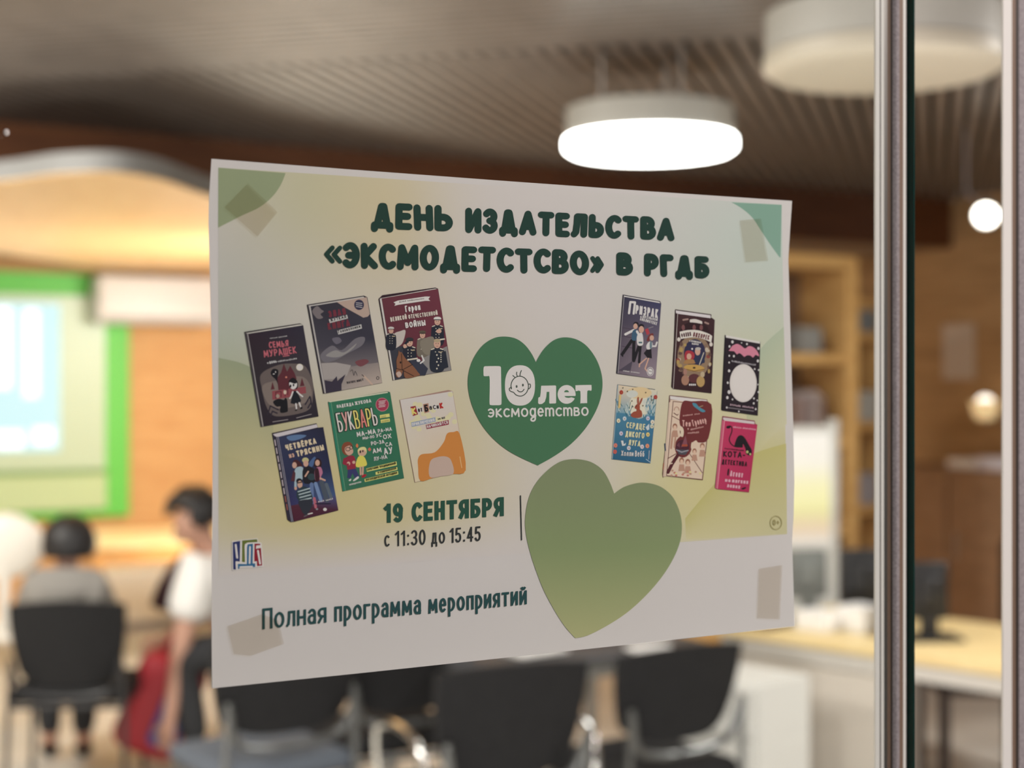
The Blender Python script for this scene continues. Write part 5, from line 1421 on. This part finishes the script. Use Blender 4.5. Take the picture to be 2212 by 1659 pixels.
# ------------------------------------------------------------------ bookcases
BCW = wood('bookcase_wood', srgb(196, 152, 92), srgb(216, 174, 112), (2, 2, 6), 0.5, 0.3)
BCK = mat('bookcase_back', (0.17, 0.095, 0.05, 1), 0.7)
def bookcase(name, loc, rz, W, D, H, shelves, label):
    t = thing(name, loc, rz, label, 'bookcase')
    for s in (-1, 1):
        x = s * (W / 2 - .012)
        MB().box((x - .018 if s < 0 else x - .05, -D / 2, 0), (x + .05 if s < 0 else x + .018, D / 2, H), .003).build('side_panel', BCW, t)
    MB().box((-W / 2, -D / 2, H), (W / 2 + .006, D / 2, H + .06), .004).build('top_board', BCW, t)
    MB().box((-W / 2, D / 2 - .012, .05), (W / 2, D / 2, H)).build('back_panel', BCK, t)
    for z in shelves:
        MB().box((-W / 2 + .01, -D / 2 + .006, z - .05), (W / 2 - .01, D / 2 - .01, z), .003).build('shelf', BCW, t)
    return t
b_r = at_y(1853, 800, 4.75)
bcx = b_r.x - .40
bookcase('bookcase', (bcx, 4.75 + .17, 0), 0, .80, .34, 2.18, (.10, .55, 1.0, 1.40, 1.79), 'light wooden bookcase between the poster and the door edge')
b2x = bcx + .40 + .45
bookcase('bookcase', (b2x + .10, 5.75, 0), 0, .9, .34, 2.05, (.10, .55, 1.0, 1.45, 1.93), 'second wooden bookcase set further back, cut by the door edge')
def parcel(name, px, py, y, w, h, dep, m, label, cat, z=None):
    """a closed box or book stack standing on a shelf in the plane y"""
    c = at_y(px, py, y)
    t = MB().box((-w / 2, 0, 0), (w / 2, dep, h), .004)
    o = t.build(name, m, None, loc=(c.x, c.y, z))
    return tag(o, label, cat)
parcel('storage_box', 1752, 740, 4.80, .13, .12, .2, mat('grey_card', (.26, .26, .25, 1), .8), 'grey box on the upper shelf of the light bookcase', 'box', 1.79)
cols = [(.34, .24, .22, 1), (.26, .20, .20, 1), (.40, .33, .31, 1), (.22, .15, .14, 1)]
xs = at_y(1712, 860, 4.82).x
lb = ['rust brown book at the poster end of the middle shelf', 'dusky brown book beside the rust brown one on the middle shelf', 'pale pinkish book third from the poster on the middle shelf', 'dark brown book at the post end of the middle shelf']
for k in range(4):
    w_ = (.04, .05, .045, .035)[k]
    bo = thing('book', (xs + .01, 4.80, 1.40), 0, lb[k], 'book', 'books on the middle shelf of the light bookcase')
    MB().box((0, 0, 0), (w_ - .004, .16, .19 + .012 * (k % 3)), .003).build('cover', mat('book_cover_%d' % k, cols[k], .7), bo)
    MB().box((.004, .004, .19 + .012 * (k % 3)), (w_ - .008, .155, .194 + .012 * (k % 3))).build('page_block', PAP, bo)
    xs += w_
parcel('storage_box', 1872, 690, 5.6, .14, .14, .2, mat('slate_card', (.20, .22, .24, 1), .8), 'slate grey box on the top shelf of the further bookcase', 'box', 1.93)
parcel('storage_box', 1876, 850, 5.6, .14, .16, .2, mat('pale_card', (.42, .42, .40, 1), .8), 'pale grey box on the middle shelf of the further bookcase', 'box', 1.45)
parcel('storage_box', 1872, 1010, 5.6, .16, .17, .2, mat('lilac_card', (.33, .31, .34, 1), .8), 'lilac grey box on the lower shelf of the further bookcase', 'box', 1.0)

# ------------------------------------------------------------------ right wall: notice, wall lamp, cabinet with boxes
q = at_x(2072, 760, 6.8)
nt_ = MB().box((-.004, -.13, -.17), (0, .13, .17)).build('wall_notice', mat('notice_paper', (.50, .42, .35, 1), .8), None, loc=(6.796, q.y, q.z)); tag(nt_, 'pale notice on the brown wall right of the door edge', 'notice')
q = at_x(2128, 895, 6.62)
wl = thing('wall_lamp', (6.8, q.y, q.z), 0, 'small warm glowing wall lamp low on the right, below the spotlight', 'wall lamp')
MB().lathe([(0, -.05), (.05, -.05), (.075, .0), (.085, .06), (.082, .06), (.07, 0), (.04, -.04)], (-.18, 0, .02), 20).build('shade', mat('amber_shade', (.75, .6, .35, 1), .5, emit=(1, .72, .36, 1), estr=.55), wl, smooth=True)
MB().sphere((-.18, 0, .06), .055, n=14).build('bulb', mat('lit_bulb', (.9, .9, .9, 1), .5, emit=(1, .92, .8, 1), estr=2.2), wl, smooth=True)
MB().tube([(0, 0, 0), (-.08, 0, -.05), (-.18, 0, -.04)], .01).build('bracket', SATIN, wl)
q = at_x(2075, 1010, 6.4)
cab = thing('cabinet', (6.6, q.y, 0), 0, 'brown cabinet against the right wall behind the desk', 'cabinet')
CBW = wood('cabinet_wood', srgb(138, 108, 82), srgb(158, 126, 98), (2, 2, 6), 0.5, 0.3)
MB().box((-.19, -1.2, 0), (.19, .75, 1.15), .004).build('body', CBW, cab)
for k in range(3):
    d_ = MB().box((-.205, -1.18 + .645 * k, .06), (-.19, -1.18 + .645 * k + .625, 1.12), .003).build('door', CBW, cab)
    MB().tube([(-.215, -1.18 + .645 * k + .56, .62), (-.215, -1.18 + .645 * k + .56, .78)], .006).build('handle', SATIN, d_)
c_ = at_x(2068, 1000, 6.42)
tag(MB().box((0, -.11, 0), (.2, .11, .055), .004).build('storage_box', PAP, None, loc=(6.45, c_.y, 1.15)), 'flat white box on the brown cabinet, nearer the door edge', 'box')
c_ = at_x(2132, 1000, 6.42)
tag(MB().box((0, -.11, 0), (.2, .11, .075), .004).build('storage_box', mat('lavender_box', (.70, .70, .80, 1), .6), None, loc=(6.45, c_.y, 1.15)), 'pale lavender box on the brown cabinet, nearer the right border', 'box')

# ------------------------------------------------------------------ white round-backed chair at the left border
WS = mat('white_shell', (0.86, 0.84, 0.78, 1), 0.35)
q = ground(at(22, 1170, 7.25))
wc = thing('shell_chair', (q.x, q.y, 0), R(-20), 'white round-backed shell chair cut by the left border', 'chair')
MB().sphere((0, -.16, .90), .18, (1, .22, .85), 20).build('backrest', WS, wc, smooth=True)
MB().sphere((0, .02, .47), .23, (1, 1, .22), 20).build('seat', WS, wc, smooth=True)
MB().tube([(0, -.16, .48), (0, -.20, .62), (0, -.17, .80)], [.03, .024, .03]).build('back_support', WS, wc, smooth=True)
for sx in (-1, 1):
    for sy in (-1, 1):
        MB().tube([(sx * .12, sy * .12, .45), (sx * .19, sy * .19, 0)], [.018, .012]).build('leg', LEGO, wc, smooth=True)

# ------------------------------------------------------------------ people
def grow(name, joints, bones, m, parent=None, sub=2):
    """one continuous skinned surface over joints {name: (point, radius)}"""
    names = list(joints)
    me = bpy.data.meshes.new(name)
    me.from_pydata([tuple(joints[n][0]) for n in names], [(names.index(a), names.index(b)) for a, b in bones], [])
    o = bpy.data.objects.new(name, me); COL.objects.link(o)
    sk = o.modifiers.new('skin', 'SKIN'); sk.use_smooth_shade = True
    for i, n in enumerate(names):
        r = joints[n][1]
        me.skin_vertices[0].data[i].radius = (r, r) if not isinstance(r, tuple) else r
        me.skin_vertices[0].data[i].use_root = (i == 0)
    ss = o.modifiers.new('sub', 'SUBSURF'); ss.levels = sub; ss.render_levels = sub
    bpy.context.view_layer.update()
    ev = o.evaluated_get(bpy.context.evaluated_depsgraph_get())
    nm = bpy.data.meshes.new_from_object(ev)
    o.modifiers.clear(); o.data = nm; nm.name = name
    for p in nm.polygons: p.use_smooth = True
    nm.materials.clear(); nm.materials.append(m)
    if parent: o.parent = parent
    return o
SKM = mat('skin', (0.52, 0.30, 0.22, 1), 0.55, spec=0.3)
HAIR = mat('dark_hair', (0.010, 0.009, 0.010, 1), 0.5, noise=0.3, nscale=60)
EYE = mat('eye_dark', (0.02, 0.015, 0.012, 1), 0.2)
def hand(J, Bn, side, wrist, tip, spread, r=.0095):
    """palm and five fingers from the wrist joint towards tip"""
    w = Vector(J[wrist][0]); t = Vector(tip)
    d = (t - w).normalized(); L = (t - w).length
    sp = Vector(spread).normalized()
    bend = d.cross(sp).normalized()
    palm = side + '_palm'
    J[palm] = (w + d * L * .42, (.034, .018)); Bn.append((wrist, palm))
    for k in range(4):
        off = sp * (.030 - .020 * k)
        ln = (.42, .5, .47, .36)[k] * L
        a, b, c = (side + '_f%d%s' % (k, s) for s in 'abc')
        base = w + d * L * .55 + off
        J[a] = (base, r); J[b] = (base + d * ln * .5 + bend * ln * .12, r * .9); J[c] = (base + d * ln * .85 + bend * ln * .4, r * .75)
        Bn += [(palm, a), (a, b), (b, c)]
    a, b = side + '_ta', side + '_tb'
    J[a] = (w + d * L * .3 + sp * .038, r * 1.1); J[b] = (w + d * L * .52 + sp * .058 + bend * .01, r * .9)
    Bn += [(palm, a), (a, b)]
def shell_of(J, names, add, over={}):
    return {n: (J[n][0], over.get(n, (J[n][1] + add if not isinstance(J[n][1], tuple) else (J[n][1][0] + add, J[n][1][1] + add)))) for n in names}
def face(t, c, fwd, up, s=1.0):
    """eyes, nose, mouth and ears on a head centred at c that looks along fwd"""
    f = Vector(fwd).normalized(); u = Vector(up).normalized(); l = u.cross(f).normalized()
    c = Vector(c)
    for k in (-1, 1):
        MB().sphere(c + f * .076 * s + l * k * .030 * s + u * .004, .0105 * s, n=10).build('eye', EYE, t, smooth=True)
        MB().sphere(c + l * k * .070 * s - u * .006, .024 * s, (.5, .8, 1), n=10).build('ear', SKM, t, smooth=True)
    MB().sphere(c + f * .086 * s - u * .022, .016 * s, (1, 1, 1.5), n=10).build('nose', SKM, t, smooth=True)
    MB().sphere(c + f * .072 * s - u * .056 * s, .017 * s, (1.2, 1.2, .45), n=10).build('mouth', mat('lips', (.36, .13, .11, 1), .5), t, smooth=True)
def hair_cap(t, c, fwd, up, r, back=.03, n=26):
    f = Vector(fwd).normalized(); u = Vector(up).normalized()
    b = bmesh.new(); bmesh.ops.create_uvsphere(b, u_segments=n, v_segments=18, radius=1)
    ctr = Vector(c)
    kill = []
    for v in b.verts:
        d = v.co.copy()
        front = d.dot(f); h = d.dot(u)
        if front > .30 and h < .35: kill.append(v); continue
        if h < -.62: kill.append(v); continue
        k = r * (1.0 + .05 * math.sin(9 * d.x + 5 * d.z) * .6)
        v.co = ctr - f * back * .4 + u * .012 + Vector((d.x * k, d.y * k, d.z * k * 1.08))
    bmesh.ops.delete(b, geom=kill, context='VERTS')
    o = MB().add(b).build('hair', HAIR, t, smooth=True)
    s_ = o.modifiers.new('thick', 'SOLIDIFY'); s_.thickness = .02; s_.offset = 1
    return o

# person in the white T-shirt, seated and leaning down to the red backpack
pq = ground(at(575, 1400, 6.62))
P2 = thing('person', (pq.x, pq.y, 0), 0, 'dark-haired person in a white T-shirt leaning down to a red backpack', 'person')
Pi = P2.matrix_world.inverted() if False else Matrix.Translation(-Vector((pq.x, pq.y, 0)))
L2 = lambda px, py, d: Pi @ at(px, py, d)
J = {'pelvis': (L2(565, 1392, 6.62), .14), 'belly': (L2(538, 1335, 6.62), .135), 'chest': (L2(492, 1255, 6.62), .145), 'neck0': (L2(456, 1196, 6.62), .065), 'neck1': (L2(440, 1168, 6.60), .052),
     'head0': (L2(422, 1144, 6.60), (.096, .090)), 'head1': (L2(416, 1116, 6.60), (.098, .096)), 'head2': (L2(416, 1094, 6.60), (.060, .060)),
     'sn': (L2(428, 1226, 6.44), .066), 'en': (L2(392, 1392, 6.40), .042), 'wn': (L2(368, 1545, 6.36), .028),
     'sf': (L2(478, 1218, 6.82), .062), 'ef': (L2(420, 1340, 6.92), .042), 'wf': (L2(345, 1392, 6.95), .028),
     'hn': (L2(560, 1404, 6.50), .10), 'kn': (L2(392, 1420, 6.42), .068), 'an': (L2(428, 1630, 6.42), .042), 'tn': (L2(392, 1652, 6.42), .034),
     'hf': (L2(570, 1404, 6.76), .10), 'kf': (L2(350, 1418, 6.92), .066), 'af': (L2(345, 1590, 6.95), .042), 'tf': (L2(305, 1604, 6.95), .034)}
Bn = [('pelvis', 'belly'), ('belly', 'chest'), ('chest', 'neck0'), ('neck0', 'neck1'), ('neck1', 'head0'), ('head0', 'head1'), ('head1', 'head2'), ('chest', 'sn'), ('sn', 'en'), ('en', 'wn'), ('chest', 'sf'), ('sf', 'ef'), ('ef', 'wf'),
      ('pelvis', 'hn'), ('hn', 'kn'), ('kn', 'an'), ('an', 'tn'), ('pelvis', 'hf'), ('hf', 'kf'), ('kf', 'af'), ('af', 'tf')]
hand(J, Bn, 'n', 'wn', L2(350, 1625, 6.33), FWD * .3 + RGT * -.9)
hand(J, Bn, 'f', 'wf', L2(300, 1405, 6.95), UP)
grow('body', J, Bn, SKM, P2)
TSH = mat('white_cotton', (0.80, 0.79, 0.77, 1), 0.8)
T = shell_of(J, ['belly', 'pelvis', 'chest', 'neck0', 'sn', 'sf'], .022)
T['pelvis'] = (J['pelvis'][0], .155); T['neck0'] = (J['neck0'][0].lerp(J['chest'][0], .35), .10)
T['sn'] = (J['sn'][0], .095); T['sln'] = (J['sn'][0].lerp(J['en'][0], .74), .098); T['slf'] = (J['sf'][0].lerp(J['ef'][0], .58), .074)
grow('t_shirt', T, [('belly', 'pelvis'), ('belly', 'chest'), ('chest', 'neck0'), ('chest', 'sn'), ('sn', 'sln'), ('chest', 'sf'), ('sf', 'slf')], TSH, P2)['label'] = 'white short-sleeved T-shirt'
TR = mat('charcoal_trousers', (0.018, 0.019, 0.022, 1), 0.85)
T = shell_of(J, ['pelvis', 'hn', 'kn', 'hf', 'kf'], .014)
T['an'] = (J['kn'][0].lerp(J['an'][0], .9), .062); T['af'] = (J['kf'][0].lerp(J['af'][0], .9), .062)
grow('trousers', T, [('pelvis', 'hn'), ('hn', 'kn'), ('kn', 'an'), ('pelvis', 'hf'), ('hf', 'kf'), ('kf', 'af')], TR, P2)['label'] = 'dark trousers'
hc = J['head0'][0].lerp(J['head1'][0], .5); hup = (J['head1'][0] - J['neck1'][0]).normalized(); hf_ = (RGT * -.9 + FWD * -.25 - UP * .35).normalized()
face(P2, hc, hf_, hup); hair_cap(P2, hc + hup * .02, hf_, hup, .108)
SCF = mat('dark_plum_cloth', (0.045, 0.015, 0.02, 1), 0.85)
MB().tube(smooth_curve([tuple(L2(436, 1192, 6.70)), tuple(L2(405, 1215, 6.74)), tuple(L2(372, 1250, 6.76)), tuple(L2(348, 1310, 6.78))], 5), [.03] * 4 + [.045] * 8 + [.05] * 4, 10).build('scarf', SCF, P2, smooth=True)['label'] = 'dark plum scarf hanging from the neck'
for a, b in (('an', 'tn'), ('af', 'tf')):
    p0, p1 = J[a][0], J[b][0]
    grow('shoe', {'h': (Vector((p0.x, p0.y, .04)), (.045, .04)), 'm': (Vector(((p0.x + p1.x) / 2, (p0.y + p1.y) / 2, .042)), (.05, .042)), 't': (Vector((p1.x, p1.y, .034)), (.045, .034))}, [('h', 'm'), ('m', 't')], mat('pale_shoe', (.6, .55, .52, 1), .6), P2)
chair((pq.x + .03, pq.y - .02, 0), R(60), 'black chair under the person in the white T-shirt, mostly behind the poster', (.57, .80), .46, .43)

# red backpack on the floor with a blue pocket
q = ground(at(322, 1520, 6.52))
bp = thing('backpack', (q.x, q.y, 0), -YAW + R(8), 'red backpack with a blue pocket on the floor by the leaning person', 'backpack')
RED = mat('red_nylon', (0.34, 0.012, 0.022, 1), 0.6); BLU = mat('blue_nylon', (0.025, 0.06, 0.26, 1), 0.6)
Mt = Matrix.Rotation(R(22), 4, 'Y')
MB().box((-.15, -.09, 0.03), (.15, .09, .47), .075, 5, Matrix.Translation((-.045, 0, .05)) @ Mt).build('body', RED, bp, smooth=True)
MB().box((.0, -.125, .10), (.12, -.07, .34), .03, 4, Matrix.Translation((-.045, 0, .05)) @ Mt).build('pocket', BLU, bp, smooth=True)['label'] = 'blue pocket'
MB().tube(smooth_curve([(.06, 0, .50), (.09, 0, .56), (.14, 0, .55), (.16, 0, .48)], 5), .011).build('handle', RED, bp, smooth=True)
for s in (-1, 1):
    MB().tube(smooth_curve([(.08, .09, .46), (.0, .13 + .01 * s, .34), (-.06, .11, .12)], 5), .013).build('shoulder_strap', RED, bp, smooth=True)

# dark-haired person in grey on the black chair, seen from behind
pq1 = ground(at(138, 1380, 6.35))
P1 = thing('person', (pq1.x, pq1.y, 0), 0, 'dark-haired person in a grey top seated on a black chair, seen from behind', 'person')
Pi1 = Matrix.Translation(-Vector((pq1.x, pq1.y, 0)))
M1 = lambda px, py, d: Pi1 @ at(px, py, d)
J = {'pelvis': (M1(140, 1392, 6.32), .12), 'belly': (M1(140, 1345, 6.32), .115), 'chest': (M1(142, 1278, 6.32), .125), 'neck0': (M1(144, 1228, 6.32), .055), 'neck1': (M1(146, 1206, 6.33), .045),
     'head0': (M1(148, 1192, 6.34), (.074, .076)), 'head1': (M1(149, 1174, 6.34), (.078, .08)), 'head2': (M1(149, 1158, 6.34), (.052, .052)),
     'sl': (M1(78, 1258, 6.32), .055), 'el': (M1(58, 1345, 6.38), .038), 'wl': (M1(78, 1375, 6.62), .026), 'sr': (M1(208, 1258, 6.32), .055), 'er': (M1(230, 1345, 6.38), .038), 'wr': (M1(212, 1375, 6.62), .026),
     'hl': (M1(105, 1410, 6.38), .085), 'kl': (M1(100, 1420, 6.72), .06), 'al': (M1(108, 1592, 6.72), .038), 'tl': (M1(106, 1606, 6.86), .032),
     'hr': (M1(175, 1410, 6.38), .085), 'kr': (M1(184, 1420, 6.72), .06), 'ar': (M1(180, 1592, 6.72), .038), 'tr': (M1(182, 1606, 6.86), .032)}
Bn = [('pelvis', 'belly'), ('belly', 'chest'), ('chest', 'neck0'), ('neck0', 'neck1'), ('neck1', 'head0'), ('head0', 'head1'), ('head1', 'head2')]
for s in 'lr': Bn += [('chest', 's' + s), ('s' + s, 'e' + s), ('e' + s, 'w' + s), ('pelvis', 'h' + s), ('h' + s, 'k' + s), ('k' + s, 'a' + s), ('a' + s, 't' + s)]
hand(J, Bn, 'hl_', 'wl', M1(95, 1385, 6.78), UP * .4 + RGT)
hand(J, Bn, 'hr_', 'wr', M1(195, 1385, 6.78), UP * .4 - RGT)
grow('body', J, Bn, SKM, P1)
GRT = mat('grey_jersey', (0.26, 0.245, 0.225, 1), 0.85)
T = shell_of(J, ['belly', 'pelvis', 'chest', 'neck0', 'sl', 'sr', 'el', 'er'], .028)
T['neck0'] = (J['neck0'][0].lerp(J['chest'][0], .3), .085); T['wl'] = (J['el'][0].lerp(J['wl'][0], .85), .04); T['wr'] = (J['er'][0].lerp(J['wr'][0], .85), .04)
grow('top', T, [('belly', 'pelvis'), ('belly', 'chest'), ('chest', 'neck0'), ('chest', 'sl'), ('sl', 'el'), ('el', 'wl'), ('chest', 'sr'), ('sr', 'er'), ('er', 'wr')], GRT, P1)['label'] = 'grey long-sleeved top'
T = shell_of(J, ['pelvis', 'hl', 'kl', 'al', 'hr', 'kr', 'ar'], .012)
grow('trousers', T, [('pelvis', 'hl'), ('hl', 'kl'), ('kl', 'al'), ('pelvis', 'hr'), ('hr', 'kr'), ('kr', 'ar')], TR, P1)['label'] = 'dark trousers'
hc = J['head0'][0].lerp(J['head1'][0], .5)
ff = (FWD - RGT * .45).normalized()
face(P1, hc, ff, UP, .9); hair_cap(P1, hc + UP * .01, ff, UP, .092)
for a, b in (('al', 'tl'), ('ar', 'tr')):
    p0, p1 = J[a][0], J[b][0]
    grow('shoe', {'h': (Vector((p0.x, p0.y, .04)), (.04, .036)), 'm': (Vector(((p0.x + p1.x) / 2, (p0.y + p1.y) / 2, .04)), (.044, .038)), 't': (Vector((p1.x, p1.y, .032)), (.04, .03))}, [('h', 'm'), ('m', 't')], BLK, P1)
